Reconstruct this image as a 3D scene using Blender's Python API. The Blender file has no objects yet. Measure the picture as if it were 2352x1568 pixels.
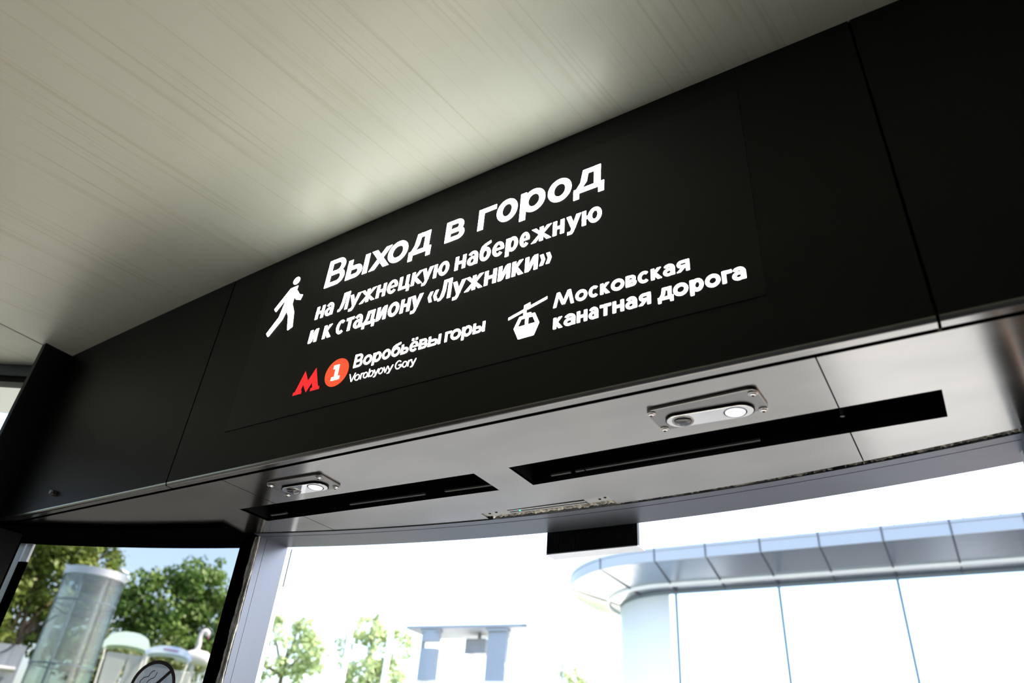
import bpy, bmesh, math, random
from mathutils import Vector, Matrix
SC = bpy.context.scene
COL = SC.collection

# ------------------------------------------------------------------ camera
# X runs along the black header wall, Y points outdoors, Z is up; the floor is at z = 0
cam_d = bpy.data.cameras.new('camera')
cam = bpy.data.objects.new('camera', cam_d); COL.objects.link(cam)
a, b, c = -.5897, -.5665, .0838
Rz = Matrix(((math.cos(a), -math.sin(a), 0), (math.sin(a), math.cos(a), 0), (0, 0, 1)))
base = Matrix(((1, 0, 0), (0, 0, -1), (0, 1, 0)))
Rx = Matrix(((1, 0, 0), (0, math.cos(b), -math.sin(b)), (0, math.sin(b), math.cos(b))))
Rr = Matrix(((math.cos(c), -math.sin(c), 0), (math.sin(c), math.cos(c), 0), (0, 0, 1)))
Rwc = Rr @ Rx @ base @ Rz                      # world -> (right, down, forward)
right, down, fwd = Rwc[0], Rwc[1], Rwc[2]
M3 = Matrix((right, -down, -fwd)).transposed()
cam.matrix_world = Matrix.Translation((0, 0, 1.55)) @ M3.to_4x4()
cam_d.sensor_width = 36; cam_d.lens = 1645.4 / 2352 * 36
cam_d.clip_start = .01; cam_d.clip_end = 600
cam_d.dof.use_dof = True; cam_d.dof.focus_distance = 1.75; cam_d.dof.aperture_fstop = 3.0
SC.camera = cam

# ------------------------------------------------------------------ sky, sun, exposure
SUN_EL = math.radians(50); SUN_AZ = math.radians(50)      # azimuth clockwise from +Y
world = bpy.data.worlds.new('sky'); SC.world = world; world.use_nodes = True
wn = world.node_tree.nodes; wl = world.node_tree.links
sky = wn.new('ShaderNodeTexSky'); sky.sky_type = 'NISHITA'; sky.sun_disc = False
sky.sun_elevation = SUN_EL; sky.sun_rotation = SUN_AZ
sky.air_density = 1.0; sky.dust_density = 3.0; sky.ozone_density = 1.2
wl.new(sky.outputs[0], wn['Background'].inputs[0]); wn['Background'].inputs[1].default_value = .36
sl = bpy.data.lights.new('sun', 'SUN'); sl.energy = 8.0; sl.angle = math.radians(.6); sl.color = (1, .93, .82)
so = bpy.data.objects.new('sun', sl); COL.objects.link(so)
sd = Vector((math.sin(SUN_AZ) * math.cos(SUN_EL), math.cos(SUN_AZ) * math.cos(SUN_EL), math.sin(SUN_EL)))
so.rotation_euler = sd.to_track_quat('Z', 'Y').to_euler(); so.location = (10, 6, 30)
SC.view_settings.view_transform = 'Standard'; SC.view_settings.look = 'None'
SC.view_settings.gamma = 1; SC.view_settings.use_curve_mapping = False
SC.view_settings.exposure = 1.3

# ------------------------------------------------------------------ materials
def mat(name, col=(.5, .5, .5), rough=.5, metal=0, spec=.5, emit=None, es=0, aniso=0):
    m = bpy.data.materials.new(name); m.use_nodes = True
    p = m.node_tree.nodes['Principled BSDF']
    p.inputs['Base Color'].default_value = (*col, 1); p.inputs['Roughness'].default_value = rough
    p.inputs['Metallic'].default_value = metal; p.inputs['Specular IOR Level'].default_value = spec
    p.inputs['Anisotropic'].default_value = aniso
    if emit: p.inputs['Emission Color'].default_value = (*emit, 1); p.inputs['Emission Strength'].default_value = es
    return m
def nodes(m): return m.node_tree.nodes, m.node_tree.links, m.node_tree.nodes['Principled BSDF']
def noisy(m, c1, c2, scale=8, detail=4, stretch=(1, 1, 1), rot=0, lo=.35, hi=.65, rough=None):
    n, l, p = nodes(m)
    tc = n.new('ShaderNodeTexCoord'); mp = n.new('ShaderNodeMapping'); nz = n.new('ShaderNodeTexNoise'); r = n.new('ShaderNodeValToRGB')
    mp.vector_type = 'TEXTURE'; mp.inputs['Scale'].default_value = tuple(1 / s for s in stretch); mp.inputs['Rotation'].default_value = (0, 0, rot)
    nz.inputs['Scale'].default_value = scale; nz.inputs['Detail'].default_value = detail
    r.color_ramp.elements[0].position = lo; r.color_ramp.elements[0].color = (*c1, 1)
    r.color_ramp.elements[1].position = hi; r.color_ramp.elements[1].color = (*c2, 1)
    l.new(tc.outputs['Object'], mp.inputs[0]); l.new(mp.outputs[0], nz.inputs[0]); l.new(nz.outputs[0], r.inputs[0]); l.new(r.outputs[0], p.inputs['Base Color'])
    if rough:
        mr = n.new('ShaderNodeMapRange'); mr.inputs['To Min'].default_value = rough[0]; mr.inputs['To Max'].default_value = rough[1]
        l.new(nz.outputs[0], mr.inputs[0]); l.new(mr.outputs[0], p.inputs['Roughness'])
    return m

def grain_material():
    m = mat('pale_laminate', (.6, .6, .5), .36, 0, .5)
    n, l, p = nodes(m)
    tc = n.new('ShaderNodeTexCoord'); rot = math.atan2(-.15, .99)
    def layer(sx, sy, scale, lo, hi, detail=3):
        mp = n.new('ShaderNodeMapping'); mp.vector_type = 'TEXTURE'; mp.inputs['Rotation'].default_value = (0, 0, rot); mp.inputs['Scale'].default_value = (1 / sx, 1 / sy, 1)
        nz = n.new('ShaderNodeTexNoise'); nz.inputs['Scale'].default_value = scale; nz.inputs['Detail'].default_value = detail; nz.inputs['Distortion'].default_value = .12
        mr = n.new('ShaderNodeMapRange'); mr.inputs['From Min'].default_value = lo; mr.inputs['From Max'].default_value = hi
        l.new(tc.outputs['Object'], mp.inputs[0]); l.new(mp.outputs[0], nz.inputs[0]); l.new(nz.outputs[0], mr.inputs[0])
        return mr.outputs[0]
    f1 = layer(1, .012, 120, .58, .74, 2)        # fine hair lines
    f2 = layer(1, .03, 24, .60, .74, 5)        # grouped darker strands
    f3 = layer(1, .10, 6, .3, .7, 4)           # soft wide bands
    def mix(col_in, fac, amount, colour):
        mu = n.new('ShaderNodeMath'); mu.operation = 'MULTIPLY'; mu.inputs[1].default_value = amount; l.new(fac, mu.inputs[0])
        mx = n.new('ShaderNodeMix'); mx.data_type = 'RGBA'; l.new(mu.outputs[0], mx.inputs[0])
        if hasattr(col_in, 'links'): l.new(col_in, mx.inputs[6])
        else: mx.inputs[6].default_value = (*col_in, 1)
        mx.inputs[7].default_value = (*colour, 1); return mx.outputs[2]
    o = mix((.665, .69, .575), f3, .5, (.625, .645, .52))
    o = mix(o, f1, .38, (.46, .455, .31)); o = mix(o, f2, .44, (.48, .47, .31))
    l.new(o, p.inputs['Base Color'])
    return m

def glass_material(name, tint, refl=.06, top=.5, glossy_rough=.0):
    m = bpy.data.materials.new(name); m.use_nodes = True; n = m.node_tree.nodes; l = m.node_tree.links; n.remove(n['Principled BSDF'])
    t = n.new('ShaderNodeBsdfTransparent'); t.inputs[0].default_value = (*tint, 1)
    g = n.new('ShaderNodeBsdfGlossy'); g.inputs['Roughness'].default_value = glossy_rough
    lw = n.new('ShaderNodeLayerWeight'); lw.inputs[0].default_value = .25
    mr = n.new('ShaderNodeMapRange'); mr.inputs['To Min'].default_value = refl; mr.inputs['To Max'].default_value = top
    mx = n.new('ShaderNodeMixShader'); l.new(lw.outputs['Fresnel'], mr.inputs[0]); l.new(mr.outputs[0], mx.inputs[0]); l.new(t.outputs[0], mx.inputs[1]); l.new(g.outputs[0], mx.inputs[2])
    l.new(mx.outputs[0], n['Material Output'].inputs[0])
    return m

M = {}
M['laminate'] = grain_material()
M['black_panel'] = mat('satin_black_panel', (.0040, .0043, .0041), .34, 0, .22)
M['dull_black'] = mat('dull_black', (.0014, .0016, .002), .6, 0, .0)
M['black_frame'] = mat('black_frame', (.005, .0055, .007), .42, 0, .2)
M['acrylic'] = mat('dark_acrylic', (.0048, .0058, .0064), .32, 0, .26)
M['void'] = mat('black_void', (.006, .006, .008), .7, 0, .1)
M['steel'] = noisy(mat('brushed_steel', (.40, .40, .38), .3, 1), (.34, .342, .33), (.39, .388, .375), 6, 3, (.6, 1.6, 1), rough=(.15, .21))
M['trim_steel'] = mat('edge_steel', (.33, .33, .32), .20, 1)
M['plate_steel'] = mat('plate_steel', (.24, .24, .235), .30, 1)
M['chrome'] = mat('chrome', (.66, .68, .69), .03, 1)
M['screw'] = mat('screw_steel', (.48, .48, .48), .22, 1)
M['lens'] = mat('dark_lens', (.02, .022, .03), .08, 0, .6)
M['disc'] = mat('white_lamp_disc', (.85, .88, .9), .3, emit=(.85, .93, 1), es=.30)
M['anodised'] = noisy(mat('grey_anodised', (.36, .37, .39), .38, .9), (.105, .118, .14), (.125, .140, .168), 3, 4, (1, 1, .3), rough=(.34, .44))
M['lip'] = mat('pale_aluminium', (.75, .80, .86), .4, .6)
M['foam'] = noisy(mat('dirty_foam', (.4, .38, .32), .9), (.20, .20, .18), (.75, .73, .64), 60, 5)
M['caulk'] = noisy(mat('old_caulk', (.4, .4, .37), .85), (.45, .45, .42), (.80, .80, .75), 50, 5)
M['latch_grey'] = mat('latch_plate_grey', (.30, .32, .33), .45, .3)
M['rail_dark'] = mat('dark_grey_rail', (.10, .10, .105), .5)
M['led_green'] = mat('green_led', (0, .6, .3), .3, emit=(.05, 1, .55), es=1.2)
M['white_glow'] = mat('lit_white_lettering', (.8, .8, .8), .4, emit=(1, 1, .95), es=3.6)
M['red_glow'] = mat('lit_red_lettering', (.5, .02, .02), .4, emit=(1, .022, .028), es=.37)
M['orange_glow'] = mat('lit_orange_disc', (.6, .1, .03), .4, emit=(1, .085, .03), es=.39)
M['tint'] = glass_material('tinted_glass', (.60, .585, .575), .01, .10)
M['clear'] = glass_material('clear_glass', (.93, .95, .94), .03, .3)
M['floor'] = noisy(mat('floor_tiles', (.3, .3, .29), .5), (.17, .17, .165), (.22, .215, .21), 4)
M['inner_wall'] = mat('inner_wall_panel', (.30, .29, .27), .5)
M['tan_wall'] = mat('tan_wall_panel', (.55, .36, .24), .45)
M['roof'] = mat('roof_sheet', (.80, .82, .78), .5)
M['paving'] = noisy(mat('asphalt', (.09, .09, .09), .85), (.07, .07, .07), (.105, .105, .10), 2)
M['apron'] = noisy(mat('bounce_concrete', (.55, .54, .48), .8), (.52, .50, .44), (.59, .57, .51), 2)
M['reflect_grey'] = mat('reflect_grey', (.22, .22, .215), .8)
M['reflect_tan'] = mat('reflect_tan', (.30, .17, .10), .8)
M['reflect_dark'] = mat('reflected_dark_ground', (.022, .022, .018), .95)
M['grass'] = noisy(mat('grass_ground', (.1, .15, .04), .9), (.07, .12, .03), (.14, .19, .06), 1)
M['station_panel'] = mat('station_panel', (.40, .42, .44), .35, .15)
M['station_soffit'] = mat('station_soffit', (.33, .37, .41), .25, .8)
M['seam'] = mat('dark_seam', (.10, .11, .13), .6)
M['strip'] = mat('white_strip', (.85, .87, .86), .4)
M['mullion'] = mat('mullion_grey', (.17, .21, .25), .4, .2)
M['mirror_glass'] = mat('coated_glass', (.90, .93, .95), .02, 1)
M['white_paint'] = mat('white_paint', (.90, .89, .86), .5)
M['pale_blue_paint'] = mat('pale_blue_grey', (.30, .335, .37), .55)
M['box_grey'] = mat('vent_box_grey', (.28, .29, .30), .5)
M['pole_white'] = mat('white_pole', (.88, .87, .84), .45)
M['tube_glass'] = glass_material('lift_glass', (.62, .72, .69), .16, .6)
M['tube_metal'] = mat('lift_ring', (.48, .50, .52), .35, .85)
M['tube_frame'] = mat('lift_frame', (.16, .20, .24), .4, .4)
M['canvas_mint'] = mat('mint_canvas', (.68, .84, .76), .7)
M['canvas_blue'] = noisy(mat('blue_canvas', (.5, .62, .85), .7), (.22, .38, .74), (.66, .76, .90), 1.6, 2)
M['print_red'] = mat('faded_print', (.45, .12, .22), .7)
M['print_blue'] = mat('faded_print_blue', (.12, .14, .40), .7)
M['hull_grey'] = mat('pale_grey_hull', (.46, .49, .48), .4)
M['mint_plastic'] = mat('mint_plastic', (.30, .62, .46), .4)
M['swan_white'] = mat('swan_white', (.72, .70, .74), .4)
M['concrete'] = noisy(mat('blue_grey_wall', (.22, .25, .30), .8), (.19, .22, .27), (.27, .30, .35), 3, 4, (3, 3, .4))
M['bark'] = noisy(mat('bark', (.16, .12, .09), .9), (.09, .07, .05), (.24, .19, .15), 6, 5, (1, 1, .2))
def leaf_material(name, c1, c2):
    m = noisy(mat(name, c1, .5, 0, .4), c1, c2, .9, 3)
    n, l, p = nodes(m)
    tr = n.new('ShaderNodeBsdfTranslucent'); mx = n.new('ShaderNodeMixShader'); mx.inputs[0].default_value = .35
    src = p.inputs['Base Color'].links[0].from_socket
    l.new(src, tr.inputs[0]); l.new(p.outputs[0], mx.inputs[1]); l.new(tr.outputs[0], mx.inputs[2]); l.new(mx.outputs[0], n['Material Output'].inputs[0])
    return m
M['leaf_a'] = leaf_material('leaf_yellow_green', (.13, .20, .035), (.24, .30, .07))
M['leaf_b'] = leaf_material('leaf_green', (.08, .17, .03), (.17, .27, .06))
M['leaf_c'] = leaf_material('leaf_olive', (.13, .19, .06), (.22, .26, .10))
M['leaf_d'] = leaf_material('leaf_glare', (.30, .38, .17), (.44, .50, .27))  # leaf colour lightened to imitate haze and glare through the doorway
M['sticker_brown'] = mat('dark_brown_print', (.035, .02, .018), .5)
M['sticker_line'] = mat('black_print', (.01, .01, .012), .5)
def film_material():
    m = bpy.data.materials.new('pale_film'); m.use_nodes = True; n = m.node_tree.nodes; l = m.node_tree.links
    p = n['Principled BSDF']; p.inputs['Base Color'].default_value = (.55, .66, .74, 1)
    t = n.new('ShaderNodeBsdfTransparent'); tl = n.new('ShaderNodeBsdfTranslucent'); tl.inputs[0].default_value = (.30, .36, .40, 1)
    mx = n.new('ShaderNodeMixShader'); mx.inputs[0].default_value = .6; l.new(t.outputs[0], mx.inputs[1]); l.new(tl.outputs[0], mx.inputs[2]); l.new(mx.outputs[0], n['Material Output'].inputs[0])
    return m
M['film'] = film_material()

# ------------------------------------------------------------------ mesh helpers
def BM(): return bmesh.new()
def hexa(bm, lo, hi):
    """eight corners: lo = four points, hi = four points in the same order"""
    v = [bm.verts.new(p) for p in list(lo) + list(hi)]
    n = len(lo)
    bm.faces.new(v[:n][::-1]); bm.faces.new(v[n:])
    for i in range(n):
        j = (i + 1) % n; bm.faces.new((v[i], v[j], v[n + j], v[n + i]))
def box(bm, x0, x1, y0, y1, z0, z1):
    hexa(bm, [(x0, y0, z0), (x1, y0, z0), (x1, y1, z0), (x0, y1, z0)], [(x0, y0, z1), (x1, y0, z1), (x1, y1, z1), (x0, y1, z1)])
def prism(bm, pts, d):
    """closed polygon (list of 3D points) extruded by vector d"""
    d = Vector(d); hexa(bm, [Vector(p) for p in pts], [Vector(p) + d for p in pts])
def tube(bm, path, r, seg=10, cap=True):
    path = [Vector(p) for p in path]; rs = r if isinstance(r, (list, tuple)) else [r] * len(path)
    rings = []; prev = None
    for i, p in enumerate(path):
        t = (path[min(i + 1, len(path) - 1)] - path[max(i - 1, 0)]).normalized()
        u = t.orthogonal() if prev is None else (prev - t * prev.dot(t))
        u.normalize(); w = t.cross(u); prev = u
        rings.append([bm.verts.new(p + (u * math.cos(2 * math.pi * k / seg) + w * math.sin(2 * math.pi * k / seg)) * rs[i]) for k in range(seg)])
    for A, B in zip(rings, rings[1:]):
        for k in range(seg): bm.faces.new((A[k], A[(k + 1) % seg], B[(k + 1) % seg], B[k]))
    if cap: bm.faces.new(rings[0][::-1]); bm.faces.new(rings[-1])
def lathe(bm, ctr, prof, seg=48, a0=0, a1=2 * math.pi):
    """prof: list of (r, z); full turn about a vertical axis through ctr"""
    cx, cy = ctr; full = abs(a1 - a0 - 2 * math.pi) < 1e-6; n = seg if full else seg + 1
    rings = [[bm.verts.new((cx + r * math.cos(a0 + (a1 - a0) * k / seg), cy + r * math.sin(a0 + (a1 - a0) * k / seg), z)) for k in range(n)] for r, z in prof]
    for A, B in zip(rings, rings[1:]):
        for k in range(seg): bm.faces.new((A[k], A[(k + 1) % n], B[(k + 1) % n], B[k]))
    return rings
def dome(bm, ctr, r, h, seg=24, rings=6, up=-1):
    """flattened dome, bulging to up*z"""
    c = Vector(ctr); prev = None
    for i in range(rings):
        t = i / rings * math.pi / 2
        ring = [bm.verts.new(c + Vector((r * math.cos(t) * math.cos(2 * math.pi * k / seg), r * math.cos(t) * math.sin(2 * math.pi * k / seg), up * h * math.sin(t)))) for k in range(seg)]
        if prev:
            for k in range(seg): bm.faces.new((prev[k], prev[(k + 1) % seg], ring[(k + 1) % seg], ring[k]))
        prev = ring
    top = bm.verts.new(c + Vector((0, 0, up * h)))
    for k in range(seg): bm.faces.new((prev[k], prev[(k + 1) % seg], top))
# the door end of the cabin bulges outward on circles about one centre
CX, CY = -.82, -2.485
def arc(R, x, cx=None): cx = CX if cx is None else cx; return CY + math.sqrt(R * R - (x - cx) ** 2)
def arc_wall(bm, R0, R1, x0, x1, z0, z1, n=24, cx=None):
    """curved bar between two radii; z0/z1 heights"""
    q = []; cx = CX if cx is None else cx
    for i in range(n + 1):
        t = i / n; pts = []
        th0 = math.asin((x0 - cx) / R0); th1 = math.asin((x1 - cx) / R0)
        th = th0 + (th1 - th0) * t
        for R, z in ((R0, z0), (R1, z0), (R1, z1), (R0, z1)):
            pts.append(bm.verts.new((cx + R * math.sin(th), CY + R * math.cos(th), z)))
        q.append(pts)
    for A, B in zip(q, q[1:]):
        for k in range(4): bm.faces.new((A[k], A[(k + 1) % 4], B[(k + 1) % 4], B[k]))
    bm.faces.new(q[0][::-1]); bm.faces.new(q[-1])

def world_loc(p):
    v = Vector((0, 0, 0))
    while p is not None: v += p.location; p = p.parent
    return v
def obj(name, bm, m, parent=None, smooth=False, bevel=0, label=None):
    bmesh.ops.recalc_face_normals(bm, faces=bm.faces)
    off = world_loc(parent)
    if parent is not None: bmesh.ops.translate(bm, verts=bm.verts, vec=-off)
    me = bpy.data.meshes.new(name); bm.to_mesh(me); bm.free(); me.materials.append(m if not isinstance(m, str) else M[m])
    if smooth:
        for p in me.polygons: p.use_smooth = True
    o = bpy.data.objects.new(name, me); COL.objects.link(o)
    if parent is not None: o.parent = parent
    if bevel:
        bv = o.modifiers.new('bevel', 'BEVEL'); bv.width = bevel; bv.segments = 2; bv.limit_method = 'ANGLE'
    if label: o['label'] = label
    return o
def thing(name, label, cat, loc, group=None):
    o = bpy.data.objects.new(name, None); COL.objects.link(o); o.location = loc; o.empty_display_size = .1
    o['label'] = label; o['category'] = cat
    if group: o['group'] = group
    return o
def tag(o, label, cat, group=None):
    o['label'] = label; o['category'] = cat
    if group: o['group'] = group
    return o
def structure(name, loc=None, label=None):
    o = bpy.data.objects.new(name, None); COL.objects.link(o); o.location = loc or (0, 0, 0); o.empty_display_size = .1
    o['kind'] = 'structure'
    if label: o['label'] = label
    return o
def struct(name, bm, m, label=None, **kw):
    o = obj(name, bm, m, None, **kw); o['kind'] = 'structure'
    if label: o['label'] = label
    return o

# ================================================================== THE CABIN SHELL
ZS = 2.158                        # underside of the header
XL, XR = -2.53, .89               # ends of the header
def zc(x): return 2.857 - .014 * (x - .13) ** 2     # gently vaulted ceiling

bm = BM(); box(bm, -3.25, 1.7, -2.8, 1.75, -.1, 0)
struct('floor', bm, 'floor')

ceiling = structure('ceiling', (0, 0, 2.85), 'pale wood-grained ceiling panels above the black header')
bm = BM(); n = 40; x0, x1 = -2.549, 1.7; rows = []
for i in range(n + 1):
    x = x0 + (x1 - x0) * i / n
    rows.append([bm.verts.new((x, y, z)) for y, z in ((-2.8, zc(x)), (1.004, zc(x)), (1.004, zc(x) + .003), (-2.8, zc(x) + .003))])
for A, B in zip(rows, rows[1:]):
    for k in range(4): bm.faces.new((A[k], A[(k + 1) % 4], B[(k + 1) % 4], B[k]))
bm.faces.new(rows[0][::-1]); bm.faces.new(rows[-1])
obj('ceiling_panel', bm, 'laminate', ceiling)
bm = BM(); pts = [(-2.569, -2.8, 2.763)]
ys = [(-2.9 + .34 * i / 12) for i in range(13)]
pts += [(-3.25, -2.8, 2.763), (-3.25, .60, 2.763)] + [(x, arc(3.975, x), 2.763) for x in [-3.2, -3.1, -3.0, -2.9, -2.8, -2.7, -2.6, -2.569]]
prism(bm, pts, (0, 0, .003)); obj('ceiling_panel', bm, 'laminate', ceiling)
bm = BM(); box(bm, -3.3, 1.75, -2.85, 1.0, 2.90, 2.96)
prism(bm, [(-3.3, 1.0, 2.9), (1.75, 1.0, 2.9)] + [(x, arc(4.74, x), 2.9) for x in [1.75, 1.3, .8, .3, -.2, -.82, -1.4, -1.9, -2.4, -2.9, -3.3]], (0, 0, .06))  # unseen overhang, deepened to keep direct sun off the door jamb
prism(bm, [(-5.2, -1.5, 2.9), (-3.3, -1.5, 2.9)] + [(x, arc(4.74, x), 2.9) for x in (-3.3, -3.8, -4.4, -4.9, -5.2)], (0, 0, .06))
obj('roof_slab', bm, 'roof', ceiling)
bm = BM(); box(bm, -2.60, -2.53, -2.8, .99, 2.775, 2.785); obj('joint_backing', bm, 'void', ceiling)

# interior walls behind and beside the camera, with the windows that light the cabin
wb = structure('wall_back')
bm = BM(); box(bm, -3.25, 1.7, -2.85, -2.8, 0, 2.9)
obj('wall_panel', bm, 'inner_wall', wb)
wr = structure('wall_right')
bm = BM(); box(bm, 1.7, 1.75, -2.85, 1.3, 0, 2.9)
obj('wall_panel', bm, 'tan_wall', wr)
wlft = structure('wall_left')
bm = BM(); box(bm, -3.3, -3.25, -2.85, .75, 0, 1.0); box(bm, -3.3, -3.25, -2.85, .75, 2.69, 2.9); box(bm, -3.3, -3.25, -2.85, -.65, 1.0, 2.69)
obj('wall_panel', bm, 'inner_wall', wlft)
w3 = structure('window_3', (-3.27, .1, 1.0), 'side window of the cabin left of the camera')
bm = BM(); box(bm, -3.28, -3.275, -.65, .75, 1.0, 2.69); obj('pane', bm, 'tint', w3)

# black header wall: three flush cladding panels with thin open joints, rolled steel lower edge
wf = structure('wall_front', (-.82, 1.0, 2.5), 'black header wall of flush cladding panels over the door')
G = .0022
SEAM_L, SEAM_R = -1.689, .046
def clad(xa, xb):
    bm = BM(); n = 16
    for i in range(n):
        p, q = xa + (xb - xa) * i / n, xa + (xb - xa) * (i + 1) / n
        f = [(p, 1.0, 2.166), (q, 1.0, 2.166), (q, 1.0, zc(q) + .004), (p, 1.0, zc(p) + .004)]
        bk = [(x, 1.018, z) for x, y, z in f]
        vf = [bm.verts.new(v) for v in f]; vb = [bm.verts.new(v) for v in bk]
        bm.faces.new(vf); bm.faces.new(vb[::-1]); bm.faces.new((vf[0], vb[0], vb[1], vf[1])); bm.faces.new((vf[3], vf[2], vb[2], vb[3]))
        if i == 0: bm.faces.new((vf[0], vf[3], vb[3], vb[0]))
        if i == n - 1: bm.faces.new((vf[1], vb[1], vb[2], vf[2]))
    bmesh.ops.remove_doubles(bm, verts=bm.verts, dist=1e-5)
    return obj('cladding_panel', bm, 'black_panel', wf)
def rolled_edge(xa, xb):
    bm = BM(); sec = []
    for k in range(9):
        t = k / 8 * math.pi / 2; sec.append((1.0005 + .006 * (1 - math.cos(t)), 2.166 - .009 * math.sin(t)))
    sec += [(1.021, 2.157), (1.021, 2.166)]
    A = [bm.verts.new((xa, y, z)) for y, z in sec]; B = [bm.verts.new((xb, y, z)) for y, z in sec]
    for k in range(len(sec)): bm.faces.new((A[k], A[(k + 1) % len(sec)], B[(k + 1) % len(sec)], B[k]))
    bm.faces.new(A[::-1]); bm.faces.new(B)
    return obj('edge_trim', bm, 'trim_steel', wf, smooth=False)
for xa, xb in ((XL, SEAM_L - G), (SEAM_L + G, SEAM_R - G), (SEAM_R + G, XR)):
    clad(xa, xb); rolled_edge(xa, xb)
bm = BM(); box(bm, XL, XR, 1.06, 1.08, 2.25, 2.9); obj('backing', bm, 'void', wf)      # dark hollow behind the joints
bm = BM(); box(bm, XL, XR, 1.03, 1.06, 2.40, 2.9); obj('backing', bm, 'void', wf)
bm = BM(); tube(bm, [(-2.2305, 1.002, 2.2083), (-2.2305, .988, 2.2083), (-2.2305, .984, 2.2083)], [.0085, .0085, .006], 16); obj('bolt', bm, 'plate_steel', wf)

# black corner post at the left end of the header
tr = structure('trim_1', (XL, 1.0, 0), 'black corner post at the left end of the header')
bm = BM(); box(bm, XL - .022, XL, .905, 1.092, 0, 2.775); obj('post_panel', bm, 'black_frame', tr)
tr3 = structure('trim_2', (XR, 1.0, 0))
bm = BM(); box(bm, XR, XR + .8, 1.0, 1.02, 0, 2.9); obj('post_panel', bm, 'black_frame', tr3)

# steel underside of the header: three panels, slots and the latch recess cut out
SL = ((-1.646, 1.203, 1.305), (-.8955, 1.229, 1.337))      # left slot: x, inner y, outer y
SR = ((-.804, 1.229, 1.338), (.032, 1.214, 1.320))
LATCH = (-1.030, -.6735, 1.457)
soffit = structure('trim_3', (-.82, 1.25, ZS), 'brushed steel underside of the header')
def lin(s, x): t = (x - s[0][0]) / (s[1][0] - s[0][0]); return s[0][1] + t * (s[1][1] - s[0][1]), s[0][2] + t * (s[1][2] - s[0][2])
def soffit_panel(xa, xb):
    xs = {xa, xb}
    for s in (SL, SR): xs |= {s[0][0], s[1][0]}
    xs |= {LATCH[0], LATCH[1]}
    xs |= {xa + (xb - xa) * i / 16 for i in range(17)}
    xs = sorted(x for x in xs if xa <= x <= xb)
    bm = BM()
    for p, q in zip(xs, xs[1:]):
        m_ = (p + q) / 2; o = (lambda x: LATCH[2] + .004) if LATCH[0] < m_ < LATCH[1] else (lambda x: arc(3.998, x, CX + .065))
        cuts = [(lambda x: 1.034, o)]
        for s in (SL, SR):
            if s[0][0] < m_ < s[1][0]: cuts = [(lambda x: 1.034, lambda x, s=s: lin(s, x)[0]), (lambda x, s=s: lin(s, x)[1], o)]
        for f, g in cuts:
            hexa(bm, [(p, f(p), ZS), (q, f(q), ZS), (q, g(q), ZS), (p, g(p), ZS)], [(p, f(p), ZS + .006), (q, f(q), ZS + .006), (q, g(q), ZS + .006), (p, g(p), ZS + .006)])
    return obj('soffit_panel', bm, 'steel', soffit)
S1, S2 = -1.511, -.125
soffit_panel(XL, S1 - .0012); soffit_panel(S1 + .0012, S2 - .0012); soffit_panel(S2 + .0012, XR)
bm = BM(); box(bm, XL, XR, 1.024, 1.06, ZS + .03, ZS + .05); box(bm, XL, XR, 1.06, 1.30, 2.25, 2.27)
prism(bm, [(XL, 1.3, 2.25), (XR, 1.3, 2.25)] + [(x, arc(4.05, x), 2.25) for x in (XR, .5, .1, -.4, -.82, -1.3, -1.7, -2.1, XL)], (0, 0, .02))
obj('housing', bm, 'void', soffit)

# recessed dark slots
def slot(label, s):
    x0_, x1_ = s[0][0], s[1][0]; t = thing('linear_slot', label, 'slot', ((x0_ + x1_) / 2, 1.27, ZS))
    t['group'] = 'long black slots in the steel underside'
    bm = BM(); H = .05; w = .002
    P = [(x0_, s[0][1]), (x1_, s[1][1]), (x1_, s[1][2]), (x0_, s[0][2])]
    for i in range(4):
        (ax, ay), (bx, by) = P[i], P[(i + 1) % 4]; d = Vector((bx - ax, by - ay, 0)).normalized(); nn = Vector((d.y, -d.x, 0)) * w
        prism(bm, [(ax, ay, ZS + .0005), (bx, by, ZS + .0005), (bx + nn.x, by + nn.y, ZS + .0005), (ax + nn.x, ay + nn.y, ZS + .0005)], (0, 0, H))
    prism(bm, [(x, y, ZS + H) for x, y in P], (0, 0, w)); obj('channel', bm, 'void', t)
    # slim rails along the far side
    a_, b_ = (.06, .985) if s is SR else (.05, .97)
    for u0, u1 in ((a_, .12), (.135, .16), (.165, .62)) if s is SR else ((.02, .10), (.40, .72), (.80, .985)):
        xa = x0_ + (x1_ - x0_) * u0; xb = x0_ + (x1_ - x0_) * u1
        ya, yb = lin(s, xa)[1], lin(s, xb)[1]
        bm = BM(); prism(bm, [(xa, ya - .009, ZS + .012), (xb, yb - .009, ZS + .012), (xb, yb - .0015, ZS + .012), (xa, ya - .0015, ZS + .012)], (0, 0, .004)); obj('rail', bm, 'rail_dark', t)
    if s is SR:
        bm = BM(); xa = -.13; tube(bm, [(xa, lin(s, xa)[1] - .03, ZS + .02), (xa, lin(s, xa)[1] - .03, ZS + .05)], .004, 8); obj('pin', bm, 'screw', t)
    return t
slot('shorter black slot in the steel underside, beside the dim sensor plate', SL)
slot('longer black slot in the steel underside, running out under the brighter right panel', SR)

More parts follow.
